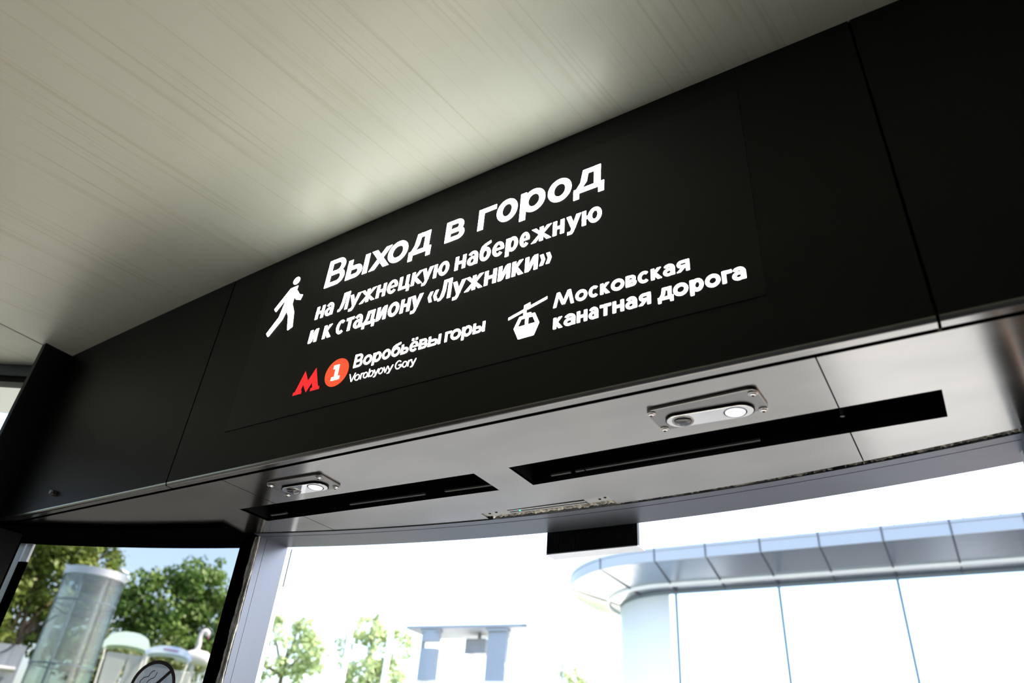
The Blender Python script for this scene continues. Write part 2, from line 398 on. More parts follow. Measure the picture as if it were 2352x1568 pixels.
# two screwed plates with a mirrored oval insert
def sensor_plate(label, P, A, B, half, screws):
    """P: plate corners, A/B: end centres of the oval, half: its half width"""
    t = thing('sensor_plate', label, 'ceiling fitting', ((P[0][0] + P[2][0]) / 2, (P[0][1] + P[2][1]) / 2, ZS), 'oval fittings screwed to the steel underside')
    def rounded(P, r, n=6):
        out = []; N = len(P)
        for i in range(N):
            p = Vector(P[i]); d0 = (Vector(P[i - 1]) - p).normalized(); d1 = (Vector(P[(i + 1) % N]) - p).normalized()
            for k in range(n + 1):
                u = k / n; q = p + d0 * r * (1 - u) ** 2 + d1 * r * u ** 2; out.append((q.x, q.y))
        return out
    bm = BM(); prism(bm, [(x, y, ZS - .005) for x, y in rounded(P, .018)], (0, 0, .0048)); obj('plate', bm, 'plate_steel', t, bevel=.0015)
    A, B = Vector(A), Vector(B); d = (B - A).normalized(); nr = Vector((-d.y, d.x))
    def oval(r, n=20):
        o = []
        for cpt, s0 in ((B, -math.pi / 2), (A, math.pi / 2)):
            for k in range(n + 1):
                an = s0 + math.pi * k / n; q = cpt + d * r * math.cos(an) + nr * r * math.sin(an); o.append((q.x, q.y))
        return o
    bm = BM(); prism(bm, [(x, y, ZS - .0085) for x, y in oval(half)], (0, 0, .0014)); ins = obj('surround', bm, 'void', t, bevel=.0006)
    bm = BM(); prism(bm, [(x, y, ZS - .0095) for x, y in oval(half - .0022)], (0, 0, .0012)); obj('mirror_insert', bm, 'chrome', t, bevel=.0006)
    bm = BM(); dome(bm, (A.x + d.x * .006, A.y + d.y * .006, ZS - .0095), half * .64, .006); lens = obj('lens', bm, 'lens', t, smooth=True)
    bm = BM(); lathe(bm, (A.x + d.x * .006, A.y + d.y * .006), [(half * .64, ZS - .0094), (half * .74, ZS - .0112), (half * .78, ZS - .0094)], 28); obj('bezel', bm, 'plate_steel', t, smooth=True)
    q = B - d * .008
    bm = BM(); lathe(bm, (q.x, q.y), [(half * .70, ZS - .0094), (half * .74, ZS - .0104), (half * .80, ZS - .0094)], 28); obj('bezel', bm, 'void', t, smooth=True)
    bm = BM(); dome(bm, (q.x, q.y, ZS - .0097), half * .69, .003); obj('lamp_disc', bm, 'disc', t, smooth=True)
    for sx, sy in screws:
        bm = BM(); dome(bm, (sx, sy, ZS - .0069), .0068, .0035, 16, 4); lathe(bm, (sx, sy), [(.0082, ZS - .0071), (.0075, ZS - .0078), (.0066, ZS - .0072)], 16)
        sc = obj('screw', bm, 'screw', t, smooth=True)
        bm = BM(); tube(bm, [(sx, sy, ZS - .0100), (sx, sy, ZS - .0107)], .0026, 6); obj('socket', bm, 'void', sc)
    return t
sensor_plate('oval mirror fitting in a screwed plate above the longer slot', [(-.432, 1.091), (-.231, 1.083), (-.2285, 1.166), (-.430, 1.177)], (-.384, 1.1425), (-.276, 1.1465), .0255,
             [(-.4225, 1.1015), (-.240, 1.098), (-.239, 1.1615), (-.4225, 1.1685)])
sensor_plate('oval mirror fitting in a screwed plate above the shorter slot, half in dark reflection', [(-1.413, 1.082), (-1.237, 1.089), (-1.242, 1.176), (-1.423, 1.168)], (-1.3735, 1.136), (-1.288, 1.1405), .0255,
             [(-1.405, 1.095), (-1.249, 1.101), (-1.255, 1.165), (-1.413, 1.159)])

# latch plate in its recess at the outer edge
lt = thing('latch_plate', 'grey lock plate with slits and a green light at the door edge', 'lock', (-.85, 1.48, ZS))
bm = BM()
xs = [LATCH[0] + (LATCH[1] - LATCH[0]) * i / 10 for i in range(11)]
SLIT = (-.955, -.742)
for p, q in zip(xs, xs[1:]): hexa(bm, [(p, LATCH[2] + .005, ZS + .004), (q, LATCH[2] + .005, ZS + .004), (q, 1.500, ZS + .004), (p, 1.494, ZS + .004)], [(p, LATCH[2] + .005, ZS + .007), (q, LATCH[2] + .005, ZS + .007), (q, 1.500, ZS + .007), (p, 1.494, ZS + .007)])
obj('plate', bm, 'latch_grey', lt)
for k, (ya, yb, m_) in enumerate(((1.466, 1.472, 'void'), (1.472, 1.480, 'foam'), (1.480, 1.490, 'void'))):
    bm = BM(); prism(bm, [(SLIT[0], ya, ZS + .0025), (SLIT[1], ya + .004, ZS + .0025), (SLIT[1], yb + .004, ZS + .0025), (SLIT[0], yb, ZS + .0025)], (0, 0, .0018))
    obj('slit' if m_ == 'void' else 'roller', bm, 'latch_grey' if m_ == 'foam' else m_, lt)
bm = BM(); prism(bm, [(SLIT[0], 1.483, ZS + .0015), (SLIT[1], 1.487, ZS + .0015), (SLIT[1], 1.490, ZS + .0015), (SLIT[0], 1.486, ZS + .0015)], (0, 0, .0012)); obj('chrome_bar', bm, 'chrome', lt)
bm = BM(); dome(bm, (-.923, 1.4785, ZS + .0025), .0024, .002, 12, 4); obj('indicator_light', bm, 'led_green', lt, smooth=True, label='small green light')
for hx, hy in ((-.991, 1.475), (-.704, 1.481), (-1.012, 1.477), (-.688, 1.476)):
    bm = BM(); tube(bm, [(hx, hy, ZS + .0030), (hx, hy, ZS + .0045)], .0035, 10); obj('screw', bm, 'void', lt)

# ragged foam seal along the joint between underside and door frame
rnd = random.Random(4)
bm = BM(); prev = None; n = 420
for i in range(n + 1):
    x = -1.775 + (1.93) * i / n; cx = CX + .0925; th = math.asin((x - cx) / 4.0)
    wide = .0060 + .006 * max(0, min(1, (x + .6) / .4))
    full = 1.0 if (-.99 < x < -.66) else (.35 if x < -.99 else .8 if x < -.28 else .15)
    ri = 3.999 + wide * (1 - full) * rnd.uniform(.3, 1); ro = 3.999 + wide * rnd.uniform(.8, 1.05)
    if -1.02 < x < -.68: ri = 3.983 + .012 * rnd.random()
    z = ZS + .001 + .004 * rnd.random()
    row = [bm.verts.new((cx + r * math.sin(th), CY + r * math.cos(th), zz)) for r, zz in ((ri, z + .006), (ri + (ro - ri) * .4, z - .003 * rnd.random()), (ro, z + .004))]
    if prev:
        for k in range(2): bm.faces.new((prev[k], prev[k + 1], row[k + 1], row[k]))
    prev = row
tag(obj('foam_seal', bm, 'foam', None), 'ragged dirty foam seal along the outer edge of the steel underside', 'seal')

# ------------------------------------------------------------------ door opening
DX0, DX1 = -1.776, .137; HX = CX + .12
door = structure('door_1', (CX, 1.58, 0), 'open doorway with a curved grey metal frame')
bm = BM(); arc_wall(bm, 4.004, 4.030, DX0, .5, ZS - .002, 2.30, 48, HX); obj('frame_head', bm, 'anodised', door)
bm = BM(); arc_wall(bm, 4.0312, 4.136, DX0, .5, ZS - .0025, 2.30, 48, HX); obj('frame_head', bm, 'anodised', door)
bm = BM(); arc_wall(bm, 3.985, 4.012, DX0, .5, ZS + .016, 2.26, 48, HX); obj('joint', bm, 'void', door)
def jamb(x, s):
    bm = BM(); box(bm, min(x, x + s * .03), max(x, x + s * .03), 1.400, 1.422, 0, ZS); obj('frame_jamb', bm, 'anodised', door)
    bm = BM(); box(bm, min(x, x + s * .03), max(x, x + s * .03), 1.4232, 1.5055, 0, ZS + .05); obj('frame_jamb', bm, 'anodised', door)
    bm = BM(); prism(bm, [(x, 1.506, 0), (x - s * .004, 1.520, 0), (x + s * .03, 1.520, 0), (x + s * .03, 1.506, 0)], (0, 0, 2.2)); obj('jamb_lip', bm, 'lip', door)
jamb(DX0, -1); jamb(DX1, 1)
bm = BM(); box(bm, DX0 + .0005, DX0 + .0030, 1.520, 1.5245, 2.04, ZS - .005); obj('weather_strip', bm, 'black_frame', door)
# ragged caulk beads down the left jamb
tk = thing('caulk_bead', 'two ragged beads of old caulk down the left door jamb', 'sealant', (-1.79, 1.40, 0))
for xa, w, sd_ in ((-1.8005, .0095, 1), (-1.7855, .0080, 2)):
    rnd = random.Random(sd_); bm = BM(); prev = None
    for i in range(301):
        z = 2.156 * i / 300; j = .0016 * math.sin(z * 37) + .0012 * math.sin(z * 83 + 1) + rnd.uniform(-.0012, .0012)
        kk = .003 * max(0, math.sin(z * 19 + sd_)) ** 8
        row = [bm.verts.new(p) for p in ((xa - j - kk, 1.400, z), (xa - j + .001, 1.3955 + rnd.uniform(-.001, .001), z), (xa + w + j * .4, 1.3955 + rnd.uniform(-.001, .001), z), (xa + w + j * .5, 1.400, z))]
        if prev:
            for k in range(3): bm.faces.new((prev[k], prev[k + 1], row[k + 1], row[k]))
        prev = row
    obj('bead', bm, 'caulk', tk)
# outer skin above the door and beside it
wo = structure('wall_outer')
bm = BM(); arc_wall(bm, 4.06, 4.10, -2.545, 1.75, 2.30, 2.9, 48); obj('wall_panel', bm, 'black_frame', wo)
bm = BM(); arc_wall(bm, 4.0, 4.12, .17, 1.75, 0, 2.30, 24); obj('wall_panel', bm, 'tan_wall', wo)  # out of view; tan picked for its warm reflection in the steel underside

# hanging box below the outer edge of the door head
hb = thing('door_sensor_box', 'dark box hanging outside under the curved door head', 'sensor box', (-.815, 1.69, 2.10))
bm = BM()
for i in range(28):
    x = -.941 + .2555 * i / 28; y = arc(4.146, x + .0045, HX); w = .2555 / 28 - .0009
    box(bm, x, x + w, y, y + .004, 2.103, 2.164)
obj('ribbed_front', bm, 'black_frame', hb)
bm = BM(); y0 = arc(4.150, -.815, HX)
box(bm, -.941, -.6855, y0 - .003, y0 + .010, 2.1035, 2.175); obj('body', bm, 'black_frame', hb)
bm = BM(); box(bm, -.943, -.6835, y0 - .006, y0 + .040, 2.1005, 2.103); obj('bottom_tray', bm, 'lip', hb)
bm = BM(); box(bm, -.90, -.73, y0 - .012, y0 + .012, 2.164, 2.300); obj('bracket', bm, 'black_frame', hb)

# ------------------------------------------------------------------ left window
w1 = structure('window_1', (-2.2, 1.3, 0), 'curved tinted window left of the door in a black frame')
bm = BM(); arc_wall(bm, 3.885, 4.052, -2.56, -1.80, 2.1455, ZS - .0004, 24); obj('frame_head', bm, 'dull_black', w1)
bm = BM(); arc_wall(bm, 4.052, 4.085, -2.69, -1.80, 2.149, 2.31, 24); obj('frame_head', bm, 'dull_black', w1)
bm = BM()
th = [(-1.839, 4.0), (-1.8035, 4.0), (-1.8035, 4.10), (-1.845, 4.10)]
prism(bm, [(x, arc(R, x), 0) for x, R in th], (0, 0, 2.3)); obj('frame_stile', bm, 'dull_black', w1)
bm = BM(); box(bm, -1.8035, -1.777, 1.4005, 1.51, 0, 2.3); obj('frame_stile', bm, 'dull_black', w1)
bm = BM(); box(bm, -2.552, -2.530, 1.0925, 1.0975, 0, 2.158); obj('frame_stile', bm, 'dull_black', w1)
bm = BM(); arc_wall(bm, 4.088, 4.096, -2.90, -1.843, .06, 2.16, 64); pane = obj('pane', bm, 'tint', w1, smooth=True); pane.data.set_sharp_from_angle(angle=.5)
def stile(xa, xb, Ra, Rb, z0, z1, m_, nm):
    bm = BM(); prism(bm, [(xa, arc(Ra, xa), z0), (xb, arc(Ra, xb), z0), (xb, arc(Rb, xb), z0), (xa, arc(Rb, xa), z0)], (0, 0, z1 - z0)); return obj(nm, bm, m_, w1)
stile(-2.690, -2.647, 4.081, 4.087, 0, 2.16, 'lip', 'bright_edge')
stile(-2.6465, -2.622, 4.081, 4.087, 0, 2.09, 'dull_black', 'frame_stile')
stile(-2.640, -2.622, 4.080, 4.087, 2.091, 2.16, 'lip', 'label_plate')
bm = BM(); arc_wall(bm, 4.0, 4.10, -3.0, -1.84, 0, .10, 16); obj('window_sill', bm, 'dull_black', w1)

# upper glazing left of the corner post
w2 = structure('window_2', (-2.9, .9, 0), 'upper side window with a dark top rail left of the corner post')
bm = BM(); arc_wall(bm, 3.965, 4.02, -3.25, -2.56, 2.716, 2.762, 16); obj('top_rail', bm, 'anodised', w2)
bm = BM(); arc_wall(bm, 3.972, 4.02, -3.25, -2.56, 2.694, 2.716, 16); obj('top_rail', bm, 'black_frame', w2)
bm = BM(); arc_wall(bm, 3.99, 3.998, -3.25, -2.56, .06, 2.70, 96); obj('pane', bm, 'clear', w2)

# ================================================================== ILLUMINATED SIGN
YF = .9992
sign = thing('exit_sign', 'black backlit exit sign with white Cyrillic lettering on the header', 'sign', (-.84, 1.0, 2.272))
bm = BM(); box(bm, -1.510, -.176, .9984, 1.0005, 2.2725, 2.7815); obj('sign_face', bm, 'acrylic', sign)
YL = .9984
TH = .0007
def flat(bm, pts):
    """thin raised plate from (x, z) outline"""
    prism(bm, [(x, YL - TH, z) for x, z in pts], (0, TH, 0))

class Pen:
    """draws letter strokes as thin raised plates; u runs along the word, v up; unit = x-height"""
    def __init__(s, bm, x, z, unit, slope): s.bm, s.x, s.z, s.k, s.m = bm, x, z, unit, slope
    def P(s, u, v): X = s.x + u * s.k; return (X, s.z + v * s.k + (u * s.k) * s.m)
    def poly(s, pts): flat(s.bm, [s.P(*p) for p in pts])
    def rect(s, u0, u1, v0, v1): s.poly([(u0, v0), (u1, v0), (u1, v1), (u0, v1)])
    def para(s, u0, v0, u1, v1, w): s.poly([(u0 - w / 2, v0), (u0 + w / 2, v0), (u1 + w / 2, v1), (u1 - w / 2, v1)])
    def band(s, outer, inner):
        for i in range(len(outer) - 1): s.poly([outer[i], outer[i + 1], inner[i + 1], inner[i]])
    def arc(s, cu, cv, ru, rv, t, a0=0, a1=360, n=28, tv=None):
        tv = t if tv is None else tv; A = [math.radians(a0 + (a1 - a0) * i / n) for i in range(n + 1)]
        s.band([(cu + ru * math.cos(q), cv + rv * math.sin(q)) for q in A], [(cu + (ru - t) * math.cos(q), cv + (rv - tv) * math.sin(q)) for q in A])
    def bowl(s, u0, u1, v0, v1, t, flip=False):
        """D-shaped bowl from a stem at u0 out to u1"""
        h = (v1 - v0) / 2; r = min(h, abs(u1 - u0)); sg = -1 if flip else 1; cu = u1 - sg * r; cv = (v0 + v1) / 2; tt = t * .86; n = 14
        A = [math.pi / 2 - math.pi * i / n for i in range(n + 1)]
        o = [(u0, v1)] + [(cu + sg * r * math.cos(q), cv + h * math.sin(q)) for q in A] + [(u0, v0)]
        i_ = [(u0, v1 - tt)] + [(cu + sg * (r - t) * math.cos(q), cv + (h - tt) * math.sin(q)) for q in A] + [(u0, v0 + tt)]
        s.band(o, i_)

def glyph(p, ch, u, w, t, cap):
    """one letter in the cell u..u+w"""
    R, a = p.rect, t * .86; e = u + w; m = u + w / 2
    if ch == 'В':
        R(u, u + t, 0, cap); p.bowl(u + t * .5, e, 0, cap * .56, t); p.bowl(u + t * .5, e - .07 * w, cap * .56 - a, cap, t)
    elif ch == 'в':
        R(u, u + t, 0, 1); p.bowl(u + t * .5, e, 0, .58, t * .95); p.bowl(u + t * .5, e - .07 * w, .58 - a * .95, 1, t * .95)
    elif ch in 'ь':
        R(u, u + t, 0, 1); p.bowl(u + t * .5, e, 0, .66, t)
    elif ch == 'ы':
        s2 = e - t; R(u, u + t, 0, 1); p.bowl(u + t * .5, s2 - t * .28, 0, .66, t); R(s2, e, 0, 1)
    elif ch == 'х':
        p.para(u + t * .62, 0, e - t * .62, 1, t * 1.24); p.para(e - t * .62, 0, u + t * .62, 1, t * 1.24)
    elif ch in 'оo':
        p.arc(m, .5, w / 2, .53, t)
    elif ch == 'д':
        R(u + w * .30, e - w * .11, 1 - a, 1); R(e - w * .11 - t, e - w * .11, 0, 1); R(u, e, 0, a)
        R(u, u + t * .85, -.25, a); R(e - t * .85, e, -.25, a)
        p.poly([(u + w * .07, a * .9), (u + w * .07 + t * .95, a * .9), (u + w * .23 + t * .95, .45), (u + w * .30 + t * .95, 1), (u + w * .30, 1), (u + w * .22, .45)])
    elif ch == 'г':
        R(u, u + t, 0, 1); R(u, e, 1 - a * 1.05, 1)
    elif ch == 'р':
        R(u, u + t, -.29, 1); r = (w - t * .35) / 2; p.arc(e - r, .5, r, .53, t)
    elif ch == 'b':
        R(u, u + t, 0, cap); r = (w - t * .35) / 2; p.arc(e - r, .5, r, .53, t)
    elif ch == 'н':
        R(u, u + t, 0, 1); R(e - t, e, 0, 1); R(u, e, .5 - a / 2, .5 + a / 2)
    elif ch == 'и':
        R(u, u + t, 0, 1); R(e - t, e, 0, 1); p.poly([(u + t * .5, 0), (u + t * .98, 0), (e - t * .5, 1), (e - t * .98, 1)]); p.para(u + t * .85, .06, e - t * .85, .94, t * 1.0)
    elif ch == 'ц':
        d = t * .42; R(u, u + t, 0, 1); R(e - d - t, e - d, 0, 1); R(u, e, 0, a); R(e - t * .85, e, -.25, a)
    elif ch == 'а':
        R(e - t, e, 0, .62); c_ = w * .47
        p.arc(u + c_, .31, c_, .335, t * .95, 0, 360, 24, a * .84)
        p.arc(e - w * .5, .60, w * .5, .425, t, 0, 148, 16, a)
    elif ch == 'Л':
        R(e - t, e, 0, cap); R(u + w * .36, e, cap - a, cap)
        p.poly([(u + w * .36, cap), (u + w * .36 + t * .95, cap), (u + w * .33 + t * .95, cap * .45), (u + w * .24 + t * .9, cap * .16), (u + w * .12 + t * .5, 0), (u + w * .10, .0 + a * .2), (u + w * .20, cap * .2), (u + w * .31, cap * .5)])
        p.poly([(u + .02, -.01), (u + w * .10 + t * .3, -.01), (u + w * .24 + t * .7, cap * .16), (u + w * .13, a * .92), (u + .02, a * .80)])
    elif ch in 'уy':
        p.para(u + t * .58, 1, m + t * .05, .10, t * 1.15); p.poly([(e - t * 1.18, 1), (e, 1), (u + w * .52, -.15), (u + w * .38, -.29), (u + w * .30, -.12)])
        p.poly([(u + w * .40, -.29), (u + w * .52, -.15), (u + w * .34, -.29 + a), (u + w * .10, -.29 + a), (u + w * .10, -.29)])
    elif ch == 'ж':
        R(m - t / 2, m + t / 2, 0, 1)
        for sg in (-1, 1):
            ee = m + sg * (w / 2 - t * .62)
            p.poly([(m + sg * t * .2, .40), (m + sg * t * .2, .62), (ee - t * .62, 1), (ee + t * .62, 1)] if sg < 0 else [(m + t * .2, .62), (m + t * .2, .40), (ee + t * .62, 1), (ee - t * .62, 1)])
            p.poly([(m + sg * t * .2, .38), (m + sg * t * .2, .60), (ee - t * .62, 0), (ee + t * .62, 0)] if sg < 0 else [(m + t * .2, .60), (m + t * .2, .38), (ee + t * .62, 0), (ee - t * .62, 0)])
    elif ch in 'её':
        p.arc(m, .5, w / 2, .53, t * .98, 0, 318, 30, a); R(u + t * .6, e - .02, .5 - a * .40, .5 + a * .34)
        if ch == 'ё':
            for q in (m - w * .22, m + w * .22): R(q - t * .48, q + t * .48, 1.15, 1.15 + t * .95)
    elif ch == 'к':
        R(u, u + t, 0, 1); p.poly([(u + t * .8, .36), (u + t * .8, .60), (e - t * 1.25, 1), (e - .03, 1)]); p.poly([(u + t * .8, .62), (u + t * 1.3, .50 + t * .6), (e + .02, 0), (e - t * 1.25, 0), (u + t * .8, .44)])
    elif ch == 'ю':
        R(u, u + t, 0, 1); r = (w - t * 1.5) / 2; R(u, e - 2 * r + t * .5, .5 - a / 2, .5 + a / 2); p.arc(e - r, .5, r, .53, t)
    elif ch == 'б':
        p.arc(m, .47, w / 2, .50, t); r = w / 2
        p.band([(u, .45), (u + .01 * w, .80), (u + .12 * w, 1.08), (u + .40 * w, 1.25), (e - .06 * w, 1.38)], [(u + t, .45), (u + t + .03 * w, .76), (u + t + .08 * w, .93), (u + .52 * w, 1.06), (e - .03 * w, 1.38 - a * .9)])
    elif ch == 'с':
        p.arc(m + w * .03, .5, w / 2 + w * .03, .53, t, 48, 312, 26, a)
    elif ch == 'т':
        R(u, e, 1 - a, 1); R(m - t / 2, m + t / 2, 0, 1)
    elif ch in '«»':
        sg = 1 if ch == '«' else -1; v0, v1, vm = .12, .86, .49; wv = w * .46
        for q in ((u, u + w - wv) if sg > 0 else (u, u + w - wv)):
            if sg > 0: tip, back = q, q + wv
            else: tip, back = q + wv, q
            s_ = t * .9 * sg
            p.poly([(tip, vm), (back - s_, v1), (back, v1), (tip + s_, vm)]); p.poly([(tip, vm), (tip + s_, vm), (back, v0), (back - s_, v0)])
    elif ch == 'М':
        lean = w * .15; mm = cap * .10
        p.para(u + t * .5, 0, u + lean + t * .58, cap, t * 1.0); p.para(e - t * .5, 0, e - lean - t * .58, cap, t * 1.0)
        p.para(u + lean + t * .62, cap, m - t * .02, mm, t * 1.08); p.para(e - lean - t * .62, cap, m + t * .02, mm, t * 1.08)
    elif ch == 'я':
        R(e - t, e, 0, 1); p.bowl(e - t * .5, u + w * .04, .36, 1, t * .95, flip=True); p.poly([(u, 0), (u + t * 1.15, 0), (e - t * .9, .46), (e - t * 2.0, .40)])
    elif ch == 'V':
        p.para(u + t * .55, cap, m - t * .05, 0, t * 1.1); p.para(e - t * .55, cap, m + t * .05, 0, t * 1.1)
    elif ch == 'v':
        p.para(u + t * .55, 1, m - t * .05, 0, t * 1.1); p.para(e - t * .55, 1, m + t * .05, 0, t * 1.1)
    elif ch == 'r':
        R(u, u + t, 0, 1); p.arc(u + w * .85, .55, w * .85, .48, t, 60, 178, 12)
    elif ch == 'G':
        p.arc(m, cap / 2, w / 2, cap / 2 + .03, t, 42, 350, 30); R(m + w * .04, e, cap / 2 - t * 1.0, cap / 2); R(e - t, e, cap * .18, cap / 2)

def line(text, lefts, end, z, unit, t, cap, slope=0, gap=.16, m='white_glow', label=None):
    """lettering: left edge of each letter (metres along the header) and the end of the line"""
    bm = BM(); chars = [c_ for c_ in text if c_ != ' ']; x0_ = lefts[0]; pen = Pen(bm, x0_, z, unit, slope)
    idx = 0; sp = []
    for i, c_ in enumerate(text):
        if c_ == ' ': sp.append(idx)
        else: idx += 1
    ends = list(lefts[1:]) + [None]
    for i, c_ in enumerate(chars):
        u = (lefts[i] - x0_) / unit
        e_ = end.get(i) if i in end else None
        if e_ is None: e_ = lefts[i + 1] - gap * unit
        glyph(pen, c_, u, (e_ - lefts[i]) / unit, t, cap)
    return obj('lettering', bm, m, sign, label=label)
X1 = .0645
line('Выход в город', [-1.2757, -1.2022, -1.1222, -1.0640, -.9935, -.8846, -.7904, -.7395, -.6761, -.6050, -.5402], {0: -1.210, 1: -1.1285, 2: -1.0560, 3: -1.000, 4: -.926, 5: -.829, 6: -.7420, 7: -.6835, 8: -.6115, 9: -.5460, 10: -.4686},
     2.6440, X1, .238, 1.40, .0135)
line('на Лужнецкую набережную', [-1.2797, -1.2467, -1.2020, -1.1660, -1.1292, -1.0766, -1.0430, -1.0062, -.9682, -.9380, -.9030, -.8421, -.8077, -.7744, -.7405, -.7054, -.6695, -.6400, -.5872, -.5555, -.5183],
     {1: -1.2190, 2: -1.1690, 3: -1.1300, 4: -1.0800, 10: -.8590, 8: -.9360, 9: -.9060, 17: -.5910, 19: -.5210, 20: -.4734}, 2.5450, .0392, .232, 1.40, .0160, .12)
line('и к стадиону «Лужники»', [-1.2820, -1.2336, -1.1900, -1.1590, -1.1326, -1.1020, -1.0602, -1.0255, -.9876, -.9575, -.9081, -.8788, -.8395, -.8050, -.7534, -.7179, -.6831, -.6506, -.6153],
     {0: -1.2535, 1: -1.2055, 2: -1.1620, 3: -1.1345, 4: -1.1055, 5: -1.0640, 8: -.9590, 9: -.9235, 10: -.8790, 11: -.8430, 12: -.8045, 13: -.7570, 18: -.5873}, 2.4730, .0392, .232, 1.40, .0125, .12)
line('Воробьёвы горы', [-1.1009, -1.0720, -1.0437, -1.0160, -.9890, -.9610, -.9375, -.9109, -.8856, -.8409, -.8260, -.7965, -.7681],
     {8: -.8525, 9: -.8250, 12: -.7385}, 2.3582, .0252, .235, 1.40, .002, .11)
line('Vorobyovy Gory', [-1.1070, -1.0890, -1.0709, -1.0630, -1.0470, -1.0325, -1.0180, -1.0040, -.9930, -.9705, -.9500, -.9343, -.9275],
     {0: -1.0880, 1: -1.0735, 2: -1.0635, 3: -1.0495, 4: -1.0325, 5: -1.0180, 6: -1.0045, 7: -.9915, 8: -.9765, 9: -.9525, 10: -.9365, 11: -.9260, 12: -.9120}, 2.3215, .0152, .125, 1.40, .003, .10)
line('Московская', [-.5772, -.5285, -.4998, -.4754, -.4530, -.4229, -.3985, -.3728, -.3493, -.3240], {9: -.3003}, 2.3672, .0246, .25, 1.38, 0, .15)
line('канатная дорога', [-.5752, -.5520, -.5241, -.4990, -.4760, -.4499, -.4240, -.3985, -.3614, -.3325, -.3020, -.2745, -.2448, -.2275], {7: -.3755, 8: -.3335, 12: -.2280, 13: -.2050}, 2.3166, .0252, .25, 1.38, 0, .15)

# pictograms, traced outlines
bm = BM()
body = [(-1.4125, 2.6885), (-1.3855, 2.6910), (-1.3995, 2.6590), (-1.4190, 2.6564)]
flat(bm, [(-1.4125, 2.6885), (-1.3850, 2.6905), (-1.3881, 2.6302), (-1.3717, 2.5996), (-1.3605, 2.5479), (-1.3751, 2.5409), (-1.3779, 2.5424), (-1.3907, 2.5899), (-1.4032, 2.6098), (-1.4105, 2.5850), (-1.4483, 2.5411), (-1.4520, 2.5414), (-1.4611, 2.5527), (-1.4283, 2.5972), (-1.4190, 2.6564), (-1.4469, 2.6215), (-1.4498, 2.6219), (-1.4580, 2.6320)])
flat(bm, [(-1.3816, 2.6724), (-1.3688, 2.6560), (-1.3543, 2.6497), (-1.3590, 2.6341), (-1.3783, 2.6412), (-1.3860, 2.6524)])
flat(bm, [(-1.3975 + .0125 * math.cos(q * math.pi / 14), 2.7112 + .0125 * math.sin(q * math.pi / 14)) for q in range(28)])
bm.normal_update(); bmesh.ops.triangulate(bm, faces=[f for f in bm.faces if len(f.verts) > 4])
obj('walking_figure', bm, 'white_glow', sign, label='white walking figure pictogram')
bm = BM()
flat(bm, [(-1.2875, 2.3262), (-1.2863, 2.3347), (-1.2818, 2.3346), (-1.2621, 2.3892), (-1.2446, 2.3582), (-1.2259, 2.3898), (-1.2054, 2.3347), (-1.2006, 2.3345), (-1.1992, 2.3262), (-1.2293, 2.3262), (-1.2292, 2.3347), (-1.2236, 2.3347), (-1.2291, 2.3491), (-1.2428, 2.3262), (-1.2584, 2.3500), (-1.2626, 2.3347), (-1.2588, 2.3346), (-1.2584, 2.3262)])
bm.normal_update(); bmesh.ops.triangulate(bm, faces=[f for f in bm.faces if len(f.verts) > 4])
obj('metro_letter', bm, 'red_glow', sign, label='red metro letter M')
bm = BM(); flat(bm, [(-1.1518 + .0368 * math.cos(q * math.pi / 24), 2.3590 + .0375 * math.sin(q * math.pi / 24)) for q in range(48)])
disc = obj('line_number_disc', bm, 'orange_glow', sign, label='orange disc with a white number 1')
bm = BM(); prism(bm, [(x, YL - TH * 2, z) for x, z in [(-1.1650, 2.3390), (-1.1650, 2.3476), (-1.1566, 2.3478), (-1.1570, 2.3702), (-1.1640, 2.3702), (-1.1640, 2.3795), (-1.1475, 2.3795), (-1.1468, 2.3476), (-1.1393, 2.3472), (-1.1397, 2.3390)]], (0, TH, 0))
bm.normal_update(); bmesh.ops.triangulate(bm, faces=[f for f in bm.faces if len(f.verts) > 4]); obj('line_number', bm, 'white_glow', disc)
bm = BM()
flat(bm, [(-.6811, 2.3686), (-.6811, 2.3742), (-.6448, 2.3850), (-.6452, 2.3792)]); flat(bm, [(-.6368, 2.3821), (-.6366, 2.3878), (-.5921, 2.4008), (-.5922, 2.3952)])
flat(bm, [(-.6456, 2.3672), (-.6451, 2.3942), (-.6390, 2.3897), (-.6393, 2.3672)]); flat(bm, [(-.6451, 2.3942), (-.6312, 2.3982), (-.6310, 2.3923), (-.6395, 2.3895)])
flat(bm, [(-.6420, 2.3680), (-.6420, 2.3728), (-.6280, 2.3729), (-.6280, 2.3680)])
O = [(-.6545, 2.3685), (-.6189, 2.3688), (-.6079, 2.3428), (-.6660, 2.3423)]
flat(bm, [(-.6079, 2.3428), (-.6187, 2.3160), (-.6540, 2.3155), (-.6660, 2.3423)]); flat(bm, [(-.6660, 2.3423), (-.6079, 2.3428), (-.6088, 2.3449), (-.6651, 2.3445)])
flat(bm, [(-.6651, 2.3445), (-.6578, 2.3445), (-.6502, 2.3621), (-.6545, 2.3685)]); flat(bm, [(-.6160, 2.3449), (-.6088, 2.3449), (-.6189, 2.3688), (-.6235, 2.3622)])
flat(bm, [(-.6545, 2.3685), (-.6502, 2.3621), (-.6235, 2.3622), (-.6189, 2.3688)]); flat(bm, [(-.6401, 2.3440), (-.6337, 2.3440), (-.6335, 2.3630), (-.6401, 2.3630)])
obj('gondola_pictogram', bm, 'white_glow', sign, label='white cable car pictogram')

